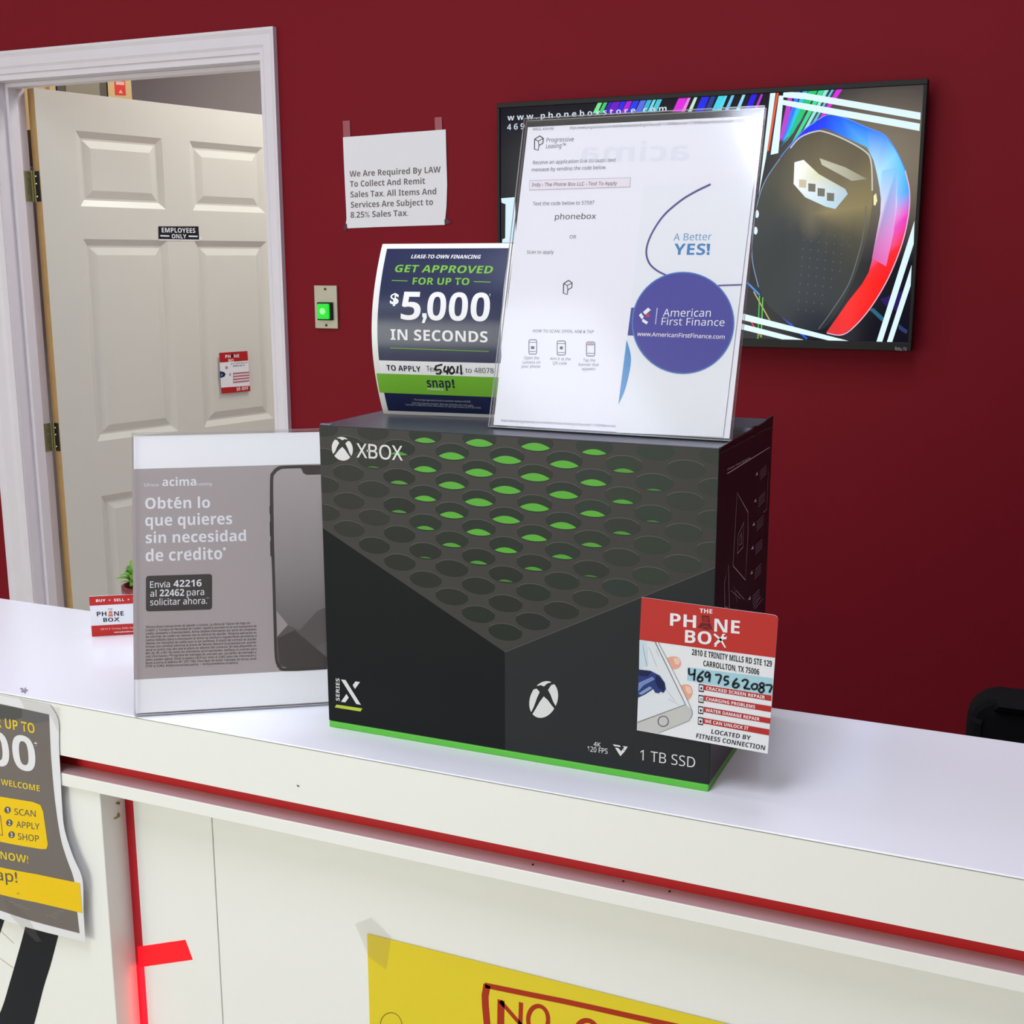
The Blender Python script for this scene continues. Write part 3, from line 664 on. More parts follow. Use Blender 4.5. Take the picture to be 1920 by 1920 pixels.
cX = crop(580, 760, 3.0); cY = crop(1000, 760, 2.594); cR = crop(980, 1220, 3.84)
F_ = Sheet((0, -.0003, HC), (1, 0, 0), (0, 0, 1), None)
U = lambda c, x, y: F_.uv(*c(x, y))
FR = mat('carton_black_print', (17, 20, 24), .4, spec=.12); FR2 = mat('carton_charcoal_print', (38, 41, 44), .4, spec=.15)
u_ap, v_ap = U(cX, 1100, 1388); vl = U(cX, 78, 690)[1]; vr = U(cY, 898, 790)[1]
e = .0006
PLATE = mat('carton_grey_print', (60, 58, 57), .4, spec=.2)
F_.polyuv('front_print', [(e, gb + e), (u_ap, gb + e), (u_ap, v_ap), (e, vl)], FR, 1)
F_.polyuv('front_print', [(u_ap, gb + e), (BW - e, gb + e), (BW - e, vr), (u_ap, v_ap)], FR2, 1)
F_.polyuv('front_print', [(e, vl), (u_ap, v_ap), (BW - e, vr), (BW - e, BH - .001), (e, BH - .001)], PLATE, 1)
F_.line('front_print', [(u_ap, v_ap), (BW - e, vr)], .0006, ink(92, 94, 92, .33), 3, raw=True)
# lattice of round holes seen at a slant
c00 = Vector(U(cX, 1102, 1275))
A_ = (Vector(U(cX, 110, 603)) - Vector(U(cX, 1102, 1275))) / 6.64 if False else (Vector(U(cX, 225, 695)) - c00) / 6
Bv = (Vector(U(cY, 572, 830)) - c00) / 5
ea = (Vector(U(cX, 1197, 1290)) - Vector(U(cX, 1007, 1262))).length / 2; eb = (U(cX, 1102, 1227)[1] - U(cX, 1102, 1322)[1]) / 2
def clip_poly(poly):                        # keep inside the printed face
    for ax, lim, sg in ((0, e, 1), (0, BW - e, -1), (1, BH - .0012, -1)):
        out = []
        for i in range(len(poly)):
            p, q = poly[i], poly[(i + 1) % len(poly)]
            ip, iq = sg * (p[ax] - lim) >= 0, sg * (q[ax] - lim) >= 0
            if ip: out.append(p)
            if ip != iq:
                f_ = (lim - p[ax]) / (q[ax] - p[ax]); out.append((p[0] + (q[0] - p[0]) * f_, p[1] + (q[1] - p[1]) * f_))
        poly = out
        if len(poly) < 3: return None
    return poly
gc = Vector(U(cX, 1120, 400)); 
for i in range(0, 24):
    for j in range(0, 16):
        c = c00 + A_ * i + Bv * j
        if c.x < -ea or c.x > BW + ea or c.y > BH + eb: continue
        tl = 1.0
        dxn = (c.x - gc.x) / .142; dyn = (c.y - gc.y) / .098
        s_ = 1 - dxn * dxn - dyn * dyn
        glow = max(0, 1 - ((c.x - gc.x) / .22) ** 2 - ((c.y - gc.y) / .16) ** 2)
        rt = min(1, max(0, (c.x - .2) / .17))  # right-hand holes lighter, slight glare put into the print colour
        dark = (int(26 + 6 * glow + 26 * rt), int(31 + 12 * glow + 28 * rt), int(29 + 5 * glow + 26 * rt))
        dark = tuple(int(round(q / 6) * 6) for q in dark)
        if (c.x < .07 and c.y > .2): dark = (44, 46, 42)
        el = [(c.x + ea * math.cos(a * math.pi / 16), c.y + eb * math.sin(a * math.pi / 16)) for a in range(32)]
        pl = clip_poly(el)
        if not pl: continue
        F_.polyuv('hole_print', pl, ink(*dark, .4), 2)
        rim = [(c.x + ea * math.cos(a), c.y + eb * math.sin(a)) for a in [math.radians(25 + 130 * k / 12) for k in range(13)]]
        rim = [p for p in rim if e < p[0] < BW - e and p[1] < BH - .0012]
        if len(rim) > 3: F_.line('hole_print', rim, .0005, ink(104, 102, 98, .33), 3, raw=True)
        if s_ > .02:
            wv = .84 * min(1, .42 + .65 * s_); tb = -.86; hw = ea * wv
            lo = []; hi = []
            for k in range(13):
                x = -1 + 2 * k / 12; yb_ = tb * math.sqrt(max(0, 1 - (x * wv / 1.0) ** 2)); y0 = tb * math.sqrt(max(0, 1 - wv * wv))
                th = .50 * min(1, .25 + s_) * (1 - x * x)
                lo.append((c.x + x * hw, c.y + eb * (y0 + (yb_ - y0) * min(1, .45 + s_)))); hi.append((c.x + x * hw, c.y + eb * (y0 + th)))
            pl = clip_poly(lo + hi[::-1][1:-1])
            if pl:
                k_ = min(1, .45 + s_); F_.polyuv('hole_print', pl, ink(int(round((38 + 56 * k_) / 8) * 8), int(round((88 + 100 * k_) / 8) * 8), int(round((42 + 16 * k_) / 8) * 8), .33), 4)
def ball_emblem(g, c, ctr, er, eu, m):
    f = lambda a, b: (ctr[0] + er[0] * a + eu[0] * b, ctr[1] + er[1] * a + eu[1] * b)
    cir = lambda a0, a1, n=10: [(math.cos(math.radians(a0 + (a1 - a0) * k / n)), math.sin(math.radians(a0 + (a1 - a0) * k / n))) for k in range(n + 1)]
    F_.c = c
    shapes = [[(0, .17), (-.28, -.08), (-.52, -.38)] + cir(221, 319) + [(.52, -.38), (.28, -.08)],
              cir(135, 212) + [(-.66, -.25), (-.48, .15), (-.29, .47), (-.5, .70)], None,
              [(0, .72), (-.22, .84), (-.5, .85)] + cir(117, 63) + [(.5, .85), (.22, .84)]]
    shapes[2] = [(-x, y) for x, y in shapes[1]][::-1]
    for sh_ in shapes: F_.poly(g, [f(a, b) for a, b in sh_], m, 5)
    F_.c = None
LW_ = ink(226, 226, 226, .35)
cx1 = crop(580, 760, 8.727); cx4 = crop(590, 1260, 11.294)
ball_emblem('emblem', cx1, (545, 710), (173, 18), (0, -193), LW_)
obj('emblem', F_.g.pop('emblem'), t, label='white ball emblem beside the brand lettering', recalc=False)
ball_emblem('emblem', cR, (153, 350), (104, -26), (3, -130), LW_)
obj('emblem', F_.g.pop('emblem'), t, label='white slanted ball emblem', recalc=False)
F_.c = cx1
F_.text('brand_lettering', 'XBOX', (780, 850), (1535, 900), 232, LW_, 5, .008); F_.poly('brand_lettering', [(940, 728), (985, 732), (985, 758), (950, 752)], LW_, 5)
F_.c = cx4
F_.text('series_mark', 'SERIES', (534, 612), (532, 135), 76, LW_, 5, .02, rotated=True)
for q in ([(565, 155), (660, 165), (985, 690), (890, 675)], [(870, 195), (965, 210), (860, 355), (812, 275)], [(680, 460), (728, 540), (655, 640), (565, 625)]): F_.poly('series_mark', q, LW_, 5)
F_.poly('series_mark', [(470, 685), (1020, 768), (975, 832), (432, 745)], ink(205, 222, 70), 5)
F_.c = cR
F_.text('feature_lettering', '4K', (513, 684), (563, 692), 31, LW_, 5, .01); F_.text('feature_lettering', '120 FPS', (467, 722), (613, 741), 37, LW_, 5, .01); F_.text('storage_lettering', '1 TB SSD', (847, 785), (1242, 842), 74, LW_, 5, -.004)
for q in ([(650, 672), (700, 680), (708, 692), (662, 686)], [(666, 696), (690, 699), (712, 724), (705, 758)], [(722, 685), (758, 690), (742, 714), (718, 709), (734, 698)], [(742, 717), (705, 758), (713, 724), (716, 713)]): F_.poly('speed_symbol', q, LW_, 5)
F_.c = None
F_.flush(t)
# printing on the narrow side
G_ = Sheet((BW + .0003, 0, HC), (0, 1, 0), (0, 0, 1), crop(1280, 760, 9.6))
LN1 = ink(226, 214, 230); LN2 = ink(190, 178, 198)
G_.line('side_print', [(800, 1228), (1560, 755)], .0009, LN1, 2); G_.text('side_print', 'Power Your Dreams', (805, 1172), (1215, 955), 36, LN1, 2, .012)
G_.c = cY
for q in ([(990, 425), (1043, 520), (1043, 620), (1030, 850), (970, 780)], [(995, 630), (1022, 570), (1018, 690), (992, 720)], [(1003, 640), (1012, 620), (1012, 670), (1002, 680)], [(948, 775), (952, 985), (930, 980), (928, 860)]):
    G_.line('side_print', q, .0009, LN1, 2, closed=True)
for x, y in ((1085, 330), (1078, 460), (1070, 575), (1064, 690), (1060, 810), (1050, 935)):
    for k in range(4): G_.line('side_print', [(x + 15, y + k * 13 - 5), (x + 48, y + k * 13 - 40)], .0006, LN2, 2)
    G_.poly('side_print', [(x - 6, y + 12), (x + 3, y - 8), (x + 6, y + 8)], LN1, 2)
G_.line('side_print', [(1142, 320), (1134, 505), (1118, 520)], .0006, LN1, 2)
for a, b_2 in (((960, 900), (1005, 940)), ((975, 880), (990, 960)), ((985, 900), (1025, 945)), ((1068, 985), (1105, 930)), ((1075, 990), (1115, 940))): G_.line('side_print', [a, b_2], .0007, LN2, 2)
G_.flush(t)

# ---- shop card taped on the carton corner
t = thing('shop_card', 'red and white repair shop card fixed over the corner of the black carton', 'flyer', (.36, 0, HC + .04))
S = Sheet((0, -.0022, HC), (1, 0, 0), (0, 0, 1), crop(1180, 1100, 6.0))
CARD = ink(236, 238, 243); CR = ink(214, 56, 50)
outl = [(138, 118), (900, 222), (1560, 308), (1640, 322), (1668, 345), (1672, 380), (1640, 800), (1600, 1340), (1555, 1880), (900, 1760), (85, 1615)]
q = [S.P(*S.uv(*p), 0) for p in outl]; obj('card', MB().prism(q, (0, .0008, 0), CARD), t)
S.poly('header_band', [(138, 118), (900, 222), (1560, 308), (1640, 322), (1668, 345), (1672, 380), (1640, 800), (900, 704), (115, 597)], CR, 1)
S.text('shop_lettering', 'THE', (790, 291), (935, 303), 48, WH, 2, .03)
S.text('shop_lettering', 'PH', (458, 436), (750, 464), 140, WH, 2, .045); S.text('shop_lettering', 'NE', (955, 503), (1240, 530), 145, WH, 2, .045); S.text('shop_lettering', 'BO', (625, 627), (922, 652), 142, WH, 2, .045)
BD_ = ink(112, 30, 34)
for q in ([(812, 320), (900, 328), (908, 410), (820, 400)], [(806, 405), (912, 415), (938, 490), (860, 482), (768, 462)]): S.poly('booth_symbol', q, BD_, 2)
for k in range(4): S.line('booth_symbol', [(828, 345 + k * 17), (892, 352 + k * 17)], .0006, CR, 3)
S.line('booth_symbol', [(790, 470), (860, 440), (930, 488)], .0006, CR, 3)
S.poly('tool_symbol', [(945, 540), (962, 524), (1040, 590), (1088, 682), (1076, 690), (1022, 606)], WH, 2)
S.poly('tool_symbol', [(955, 640), (1035, 560), (1050, 530), (1085, 530), (1060, 552), (1072, 570), (1098, 556), (1092, 590), (1058, 592), (985, 650), (980, 676), (950, 672), (968, 655), (955, 650)], WH, 2)
TK = ink(36, 36, 42)
S.text('address_lettering', '2810 E TRINITY MILLS RD STE 129', (703, 766), (1603, 902), 66, TK, 2, .025); S.text('address_lettering', 'CARROLLTON, TX 75006', (832, 892), (1460, 992), 64, TK, 2, .025)
S.poly('phone_highlight', [(655, 905), (1612, 1030), (1608, 1225), (650, 1055)], ink(168, 214, 228), 1)
PEN = ink(26, 28, 38)
def pen(g, pts, wd=.0017, lay=4): S.line(g, smooth_line(pts, 5), wd, PEN, lay)
for st in ([(672, 915), (678, 985), (742, 978)], [(738, 925), (728, 1055)], [(838, 948), (795, 985), (768, 1038), (790, 1066), (822, 1050), (818, 1018), (775, 1022)], [(905, 972), (872, 962), (852, 998), (878, 1016), (908, 980), (898, 1070)], [(966, 990), (1032, 1000), (1000, 1092)], [(1122, 1014), (1078, 1008)], [(1078, 1008), (1070, 1048), (1108, 1060), (1108, 1090), (1066, 1104)], [(1214, 1030), (1175, 1075), (1166, 1118), (1200, 1136), (1234, 1108), (1206, 1086), (1170, 1102)], [(1266, 1064), (1300, 1044), (1334, 1062), (1316, 1105), (1288, 1140)], [(1288, 1140), (1362, 1150)], [(1408, 1088), (1376, 1115), (1390, 1150), (1430, 1146), (1440, 1106), (1408, 1088)], [(1500, 1078), (1468, 1098), (1486, 1128), (1516, 1112), (1500, 1078)], [(1490, 1128), (1456, 1160), (1484, 1190), (1516, 1160), (1490, 1128)], [(1532, 1104), (1602, 1114), (1574, 1190)]): pen('handwriting', st)
for qd, tx, a, b_2, cp in (([(838, 1103), (1600, 1225), (1598, 1287), (838, 1162)], 'CRACKED SCREEN REPAIR', (865, 1156), (1525, 1263), 36), ([(842, 1222), (1598, 1345), (1592, 1412), (838, 1282)], 'CHARGING PROBLEMS', (862, 1276), (1415, 1369), 36), ([(840, 1350), (1592, 1480), (1585, 1542), (836, 1410)], 'WATER DAMAGE REPAIR', (858, 1402), (1465, 1509), 36), ([(832, 1475), (1575, 1605), (1572, 1674), (830, 1537)], 'WE CAN UNLOCK IT', (850, 1527), (1340, 1612), 36)):
    S.poly('service_bar#' + tx, qd, ink(204, 52, 52), 2); S.text('service_lettering#' + tx, tx, a, b_2, cp, WH, 3, .025)
for k in range(4):
    x, y = 782 - k * 3, 1092 + k * 124
    S.poly('phone_icon#%d' % k, [(x, y), (x + 58, y + 9), (x + 56, y + 96), (x - 2, y + 86)], TK, 2); S.poly('phone_icon#%d' % k, [(x + 8, y + 14), (x + 52, y + 21), (x + 50, y + 80), (x + 6, y + 73)], CARD, 3)
    S.ell('phone_icon#%d' % k, (x + 29, y + 50), 11 + 2 * (k == 3), 15, TK, 4, 10)
    if k == 1: S.ell('phone_icon#%d' % k, (x + 29, y + 50), 6, 9, CARD, 5, 10)
S.text('place_lettering', 'LOCATED BY', (920, 1651), (1360, 1727), 50, ink(66, 64, 72), 2, .02, .12); S.text('place_lettering', 'FITNESS CONNECTION', (750, 1700), (1522, 1840), 52, ink(66, 64, 72), 2, .02, .12)
S.poly('phone_picture', [(115, 600), (290, 622), (630, 1325), (100, 1525)], ink(226, 232, 238), 1)
S.poly('phone_picture', [(115, 600), (190, 610), (215, 880), (110, 930)], ink(206, 224, 236), 2)
S.poly('phone_picture', [(630, 1325), (692, 1380), (708, 1420), (690, 1480), (640, 1520), (320, 1648), (85, 1610), (92, 1528)], ink(222, 222, 220), 2)
GL = ink(110, 108, 112)
S.line('phone_picture', [(290, 620), (632, 1325), (92, 1525)], .0006, GL, 4); S.line('phone_picture', smooth_line([(325, 625), (500, 960), (670, 1310), (708, 1420), (680, 1490), (640, 1520), (330, 1645)]), .0005, ink(170, 168, 168), 4)
S.line('phone_picture', arc((382, 1513), 58, 0, 360, 24), .0007, ink(96, 92, 96), 4)
S.poly('phone_picture', [(105, 930), (240, 945), (345, 1000), (400, 1080), (412, 1150), (385, 1195), (355, 1180), (330, 1200), (290, 1190), (270, 1150), (180, 1210), (98, 1250)], ink(44, 66, 136), 3)
S.poly('phone_picture', [(105, 930), (250, 955), (210, 1010), (110, 1000)], ink(22, 30, 84), 4); S.poly('phone_picture', [(310, 990), (400, 1090), (398, 1180), (330, 1140), (290, 1060)], ink(24, 30, 88), 4)
S.poly('phone_picture', [(105, 1080), (260, 1010), (290, 1040), (160, 1110), (100, 1180)], ink(130, 156, 214), 4); S.poly('phone_picture', [(102, 1200), (230, 1120), (260, 1140), (140, 1215)], ink(150, 176, 222), 4)
for a, b_2 in (((220, 680), (310, 900)), ((300, 700), (330, 780)), ((440, 1260), (560, 1330)), ((360, 1090), (520, 1290)), ((150, 650), (200, 900))): S.line('phone_picture', [a, b_2], .0003, ink(190, 196, 204), 2)
SK = ink(236, 172, 148)
S.poly('phone_picture', smooth_line([(425, 800), (480, 785), (545, 795), (578, 845), (572, 895), (530, 922), (490, 922), (425, 800)], 4), SK, 2); S.poly('phone_picture', smooth_line([(575, 1108), (640, 1100), (690, 1120), (712, 1180), (695, 1235), (650, 1268), (575, 1108)], 4), SK, 2)
S.poly('phone_picture', smooth_line([(500, 800), (555, 805), (572, 850), (540, 880), (510, 850), (500, 800)], 4), ink(246, 206, 188), 3); S.poly('phone_picture', smooth_line([(630, 1115), (685, 1130), (702, 1185), (670, 1205), (640, 1165), (630, 1115)], 4), ink(246, 206, 188), 3)
S.flush(t, {'handwriting': 'black marker handwriting', 'header_band': 'red header'})

# ================================================================== acrylic sign holders
def holder(name, label, o, ux, lean, wd, ht, foot, yaw_n):
    """Slanted clear holder: o = lower corner on the viewer's side, ux = along its foot, yaw_n = horizontal direction it leans towards."""
    ux = Vector(ux).normalized(); yn = Vector(yaw_n).normalized(); uy = yn * math.sin(lean) + Vector((0, 0, math.cos(lean))); nn = ux.cross(uy)
    o = Vector(o); t = thing(name, label, 'sign holder', o + ux * wd / 2)
    th = .002
    def slab(nm, off):
        m = MB(); a = o + nn * off
        vs = [a, a + ux * wd, a + ux * wd + uy * ht, a + uy * ht]; vs += [v - nn * th for v in vs]
        m.add(vs, [(0, 1, 2, 3), (7, 6, 5, 4)], ACRYLIC); b_ = len(m.v) - 8
        for f in ((0, 4, 5, 1), (1, 5, 6, 2), (2, 6, 7, 3), (3, 7, 4, 0)): m.f.append([b_ + i for i in f]); m.mi.append(m.slot(ACRYLIC_EDGE))
        obj(nm, m, t)
    slab('front_panel', .0054); slab('back_panel', -.0004)
    m = MB(); a = o - nn * .0024; a.z = o.z + .0002
    m.obox(a, ux * wd, yn * foot, (0, 0, .002), ACRYLIC); obj('foot_plate', m, t)
    m = MB(); m.obox(o - nn * .002, ux * wd, nn * .005, uy * .0006, ACRYLIC_EDGE); obj('paper_channel', m, t)
    return t, ux, uy, nn

# ---- slanted holder standing on the counter beside the carton
o_ = Vector((-.1985, -.055, HC + .0004)); ua = Vector((.8356, .5494, 0)); na = Vector((-.5494, .8356, 0))
ht, ux, uy, nn = holder('sign_holder', 'clear slanted acrylic sign holder standing on the countertop beside the black carton', o_, ua, .394, .2185, .2985, .07, na)
S = Sheet(o_ + nn * .0009, ux, uy, crop(160, 780, 3.3104))
t = thing('printed_sheet', 'grey Spanish leasing advertisement sheet in the holder beside the carton', 'flyer', o_ + ux * .1)
S.polyuv('paper', [(.0015, .0025), (.2165, .0025), (.2165, .296), (.0015, .296)], mat('bright_white_paper', (252, 252, 254), .55), 0)
GA = ink(196, 185, 184); WHa = ink(240, 240, 244); DK = ink(66, 60, 58)
u0, v1 = S.uv(290, 330); _, v0 = S.uv(300, 1637)
S.polyuv('grey_panel', [(u0, v0), (.213, v0), (.213, v1), (u0, v1)], GA, 1)
S.text('headline', 'Obten lo', (372, 577), (775, 570), 68, WHa, 2, .035); S.text('headline', 'que quieres', (372, 683), (912, 671), 70, WHa, 2, .035); S.text('headline', 'sin necesidad', (375, 790), (998, 776), 68, WHa, 2, .035); S.text('headline', 'de credito', (375, 903), (850, 889), 74, WHa, 2, .035); S.poly('headline', [(566, 503), (588, 503), (571, 519), (557, 519)], WHa, 2); S.poly('headline', [(640, 834), (660, 833), (644, 846), (632, 846)], WHa, 2); S.ell('headline', (863, 825), 9, 10, WHa, 2, 14)
S.text('brand_lettering', 'acima', (478, 436), (688, 432), 52, WHa, 2, .02); S.text('brand_lettering', 'Ofrece', (365, 438), (456, 437), 19, WHa, 2, .0); S.text('brand_lettering', 'Leasing.', (694, 431), (790, 430), 19, WHa, 2, .0)
S.poly('code_box', S.rrect(376, 993, 787, 1214, 18, skew=-.031), DK, 2)
S.text('code_lettering', 'Envía', (402, 1067), (526, 1063), 40, WHa, 3, .005); S.text('code_lettering', '42216', (548, 1062), (722, 1057), 42, WHa, 3, .02); S.text('code_lettering', 'al', (403, 1122), (442, 1121), 40, WHa, 3, .005); S.text('code_lettering', '22462', (462, 1120), (614, 1116), 42, WHa, 3, .03); S.text('code_lettering', 'para', (630, 1115), (738, 1111), 40, WHa, 3, .005); S.text('code_lettering', 'solicitar ahora.', (403, 1176), (756, 1165), 40, WHa, 3, .005); S.text('code_lettering', '**', (752, 1138), (768, 1138), 12, WHa, 3, 0)
fine = ['*Acima ofrece transacciones de alquiler a compra. La oferta de "Opción de Pago sin', 'Crédito" y "Compra sin Necesidad de Crédito" significa que esta no es una transacción de', 'crédito, préstamo o financiamiento. Acima obtiene información por parte de compañías', 'de informes de crédito en relación con la solicitud de alquiler. Ninguna aplicación es', 'cuenta múltiples datos o información al revisar su solicitud y regularmente aprobamos a', 'clientes con necesidad de crédito que no son perfectos. El precio del contrato de alquiler', 'incluye una cantidad adicional al precio de factura. Adquirir la propiedad por alquiler', 'tiene un precio más alto que el precio en efectivo del comercio. No está disponible en', 'MN, NJ, WI, o WY. No todos los solicitantes serán aprobados. Verifique el contrato para', 'más información. **Programa de mensajes de una sola vez: Las tarifas de mensajes y', 'datos pueden aplicar. Envíe la palabra HELP por texto al 22462 para más información y', 'llame a Acima al teléfono 801-297-1982. Para dejar de recibir mensajes de Acima, envíe', 'STOP al 22462. Acima.com/privacy-policy  •  Acima.com/terms-of-service']
for k, tx in enumerate(fine):
    x1 = 1062 if k not in (0, 12) else (1022 if k == 0 else 948); y = 1317 + k * 20.3
    S.text('small_print', tx, (375, y), (x1, y - (x1 - 375) * .04), 14, ink(60, 54, 54), 2, .008)
ph_out = [(1465, 304), (1240, 308), (1190, 318), (1158, 350), (1146, 400), (1148, 700), (1160, 1000), (1168, 1300), (1176, 1500), (1195, 1555), (1240, 1584), (1500, 1572)]
ph_in = [(1465, 322), (1250, 326), (1205, 336), (1176, 362), (1166, 410), (1170, 700), (1178, 1000), (1186, 1300), (1192, 1495), (1212, 1545), (1250, 1566), (1500, 1556)]
so, si = smooth_line(ph_out, 3), smooth_line(ph_in, 3)
PH = ink(70, 64, 62)
for i in range(len(so) - 1): S.poly('phone_outline', [so[i], so[i + 1], si[i + 1], si[i]], PH, 3)
for y0, y1 in ((560, 610), (655, 745), (775, 872)): S.poly('phone_outline', [(1142 + (y0 - 560) * .02, y0), (1152 + (y0 - 560) * .02, y0), (1154 + (y0 - 560) * .02, y1), (1144 + (y0 - 560) * .02, y1)], PH, 3)
S.poly('phone_outline', [(1335, 322), (1480, 318), (1480, 362), (1375, 366), (1352, 355), (1345, 335)], PH, 3)
GRAD = print_attr('grey_gradient_print', .45); m_ = S.mb('phone_picture')
ys = [330, 520, 700, 880, 1040, 1180, 1310, 1560]; cs_ = [178, 172, 164, 154, 142, 128, 116, 98]; vs = []; cl_ = []
for k, y in enumerate(ys):
    for x in (1172 + k * 2.4, 1500): vs.append(S.P(*S.uv(x, y - (6 if x > 1400 else 0)), 2)); cl_.append((cs_[k], cs_[k] * .95, cs_[k] * .94))
b0 = len(m_.v); m_.add(vs, [(2 * k, 2 * k + 1, 2 * k + 3, 2 * k + 2) for k in range(7)], GRAD); m_.cols[b0:] = cl_
S.poly('phone_picture', [(1258, 1300), (1330, 1330), (1440, 1210), (1490, 1190), (1500, 1400), (1300, 1500), (1192, 1490), (1190, 1370)], ink(110, 102, 100), 3); S.poly('phone_picture', [(1192, 1380), (1300, 1330), (1500, 1500), (1500, 1560), (1250, 1566), (1205, 1535)], ink(78, 72, 70), 4)
S.poly('phone_picture', [(1187, 1210), (1258, 1296), (1191, 1370)], ink(184, 176, 174), 5)
S.flush(t, {'code_box': 'dark rounded code box', 'grey_panel': 'grey printed panel'})

# ---- slanted holder on top of the carton
TOPZ = HC + BH
o_ = Vector((.1611, .0415, TOPZ + .0004))
ht, ux, uy, nn = holder('sign_holder', 'clear slanted acrylic sign holder standing on top of the black carton', o_, (.9999, -.014, 0), .2822, .2286, .2939, .075, (.014, .9999, 0))
S = Sheet(o_ + nn * .0007, ux, uy, crop(900, 180, 2.909))
t = thing('printed_sheet', 'white text-to-apply printout in the holder on the carton', 'flyer', o_ + ux * .08)
q = [S.uv(80, 1790), S.uv(1340, 1862), S.uv(1543, 92), S.uv(252, 140)]
S.polyuv('paper', [(.003, .0025), (.2268, .0025), (.2274, .2868), (.003, .2868)], mat('printer_paper', (236, 235, 244), .5), 0)
T1 = ink(98, 94, 104); T2 = ink(76, 72, 80)
for tx, a, b_2, cp, mm, bo in (('4/9/22, 4:54 PM', (288, 188), (400, 185), 14, T2, .0), ('https://www.progressivelp.com/retail/destinationlanding?srDeviceId=1318048&storeId=1318048&dealerParentStoreId=115439', (490, 182), (1443, 142), 15, T2, .0), ('Progressive', (362, 252), (510, 247), 23, T2, 0), ('Leasing™', (360, 286), (466, 281), 23, T2, 0), ('Receive an application link through text', (288, 373), (740, 358), 19, T1, .004), ('message by sending the code below.', (282, 412), (688, 398), 19, T1, .004), ('Indy - The Phone Box LLC - Text To Apply', (283, 494), (747, 486), 19, T1, .004), ('Text the code below to 57597', (287, 597), (622, 591), 19, T1, .004), ('phonebox', (408, 673), (632, 670), 30, T2, .004), ('OR', (488, 778), (524, 778), 19, T1, .002), ('Scan to apply', (255, 860), (402, 860), 18, T1, .002), ('HOW TO SCAN: OPEN, AIM & TAP', (287, 1289), (620, 1294), 16, T1, .004), ('Open the', (240, 1436), (322, 1437), 16, T1, 0), ('camera on', (232, 1460), (328, 1460), 16, T1, 0), ('your phone', (225, 1482), (328, 1483), 16, T1, 0), ('Aim it at the', (382, 1440), (494, 1443), 16, T1, 0), ('QR code', (397, 1465), (473, 1466), 16, T1, 0), ('Tap the', (562, 1448), (628, 1450), 16, T1, 0), ('banner that', (538, 1472), (648, 1474), 16, T1, 0), ('appears', (555, 1496), (628, 1496), 16, T1, 0), ('https://www.progressivelp.com/retail/destinationlanding?srDeviceId=1318048&storeId', (115, 1775), (738, 1807), 12, T1, .0)):
    S.text('lettering#' + tx, tx, a, b_2, cp, mm, 1, bo)
S.poly('input_box', [(270, 460), (823, 444), (820, 498), (268, 515)], ink(208, 196, 206), 1); S.poly('input_box', [(272, 463), (820, 447), (817, 495), (270, 512)], ink(236, 226, 236), 2)
S.mb('input_box'); 
S.text('lettering#Indy - The Phone Box LLC - Text To Apply', 'Indy - The Phone Box LLC - Text To Apply', (283, 494), (747, 486), 19, T1, 3, .004)
for kl, (ox, oy, sc2) in enumerate(((0, 0, 1), (158, 788, .98))):
    f = lambda x, y: (296 + ox + (x - 296) * sc2, 218 + oy + (y - 218) * sc2)
    S.line('logo#%d' % kl, [f(298, 236), f(326, 218), f(346, 232), f(343, 258), f(322, 270), f(318, 296), f(297, 290), f(298, 236)], .0011, T2, 1)
    S.line('logo#%d' % kl, [f(298, 236), f(318, 246), f(322, 270)], .0008, T2, 1); S.line('logo#%d' % kl, [f(318, 246), f(346, 232)], .0008, T2, 1)
for kk, (x0, y0, x1, y1) in enumerate(((267, 1330, 309, 1408), (421, 1336, 466, 1413), (581, 1342, 626, 1418))):
    S.line('phone_icon#%d' % kk, S.rrect(x0, y0, x1, y1, 8, 3), .0008, T1, 1, closed=True); S.line('phone_icon#%d' % kk, [(x0 + 2, y0 + 14), (x1 - 2, y0 + 14)], .0006, T1, 1)
    S.line('phone_icon#%d' % kk, [(x0 + 4, y1 - 14), (x1 - 4, y1 - 14)], .0006, T1, 1)
S.poly('phone_icon#0', [(278, 1365), (297, 1365), (297, 1380), (278, 1380)], T2, 2); S.poly('phone_icon#1', [(436, 1366), (452, 1366), (452, 1382), (436, 1382)], T2, 2); S.poly('phone_icon#2', [(588, 1348), (620, 1348), (620, 1360), (588, 1360)], ink(190, 160, 170), 2)
S.text('show_through', 'acima', (1140, 352), (550, 358), 105, ink(229, 229, 241), 1, .02)
S.line('show_through#2', smooth_line([(888, 650), (896, 705), (890, 770), (872, 815)]), .0006, ink(170, 180, 205), 1)
S.flush(t)
S = Sheet(o_ + nn * .0017, ux, uy, crop(900, 180, 2.909))
t = thing('brochure', 'slim white finance brochure with a purple disc, in the holder on the carton', 'brochure', o_ + ux * .17)
S.poly('leaflet', [(745, 1836), (1325, 1861), (1492, 482), (892, 492)], mat('coated_white_paper', (232, 234, 240), .4), 1)
S.line('curved_line', smooth_line([(1258, 482), (1170, 525), (1090, 575), (1000, 655), (935, 755), (908, 840), (920, 905), (962, 950), (1030, 985)]), .0020, ink(88, 82, 152), 2, wend=.0016)
S.line('cross_line', [(1300, 1034), (1428, 1030)], .0014, ink(88, 82, 160), 2)
S.poly('disc', [(825, 1155), (870, 1153), (855, 1308), (805, 1306)], ink(74, 68, 160), 2)
S.ell('disc', (1108, 1238), 280, 279, ink(70, 140, 210), 3, 56); S.ell('disc', (1108, 1238), 273, 272, ink(70, 66, 172), 4, 56)
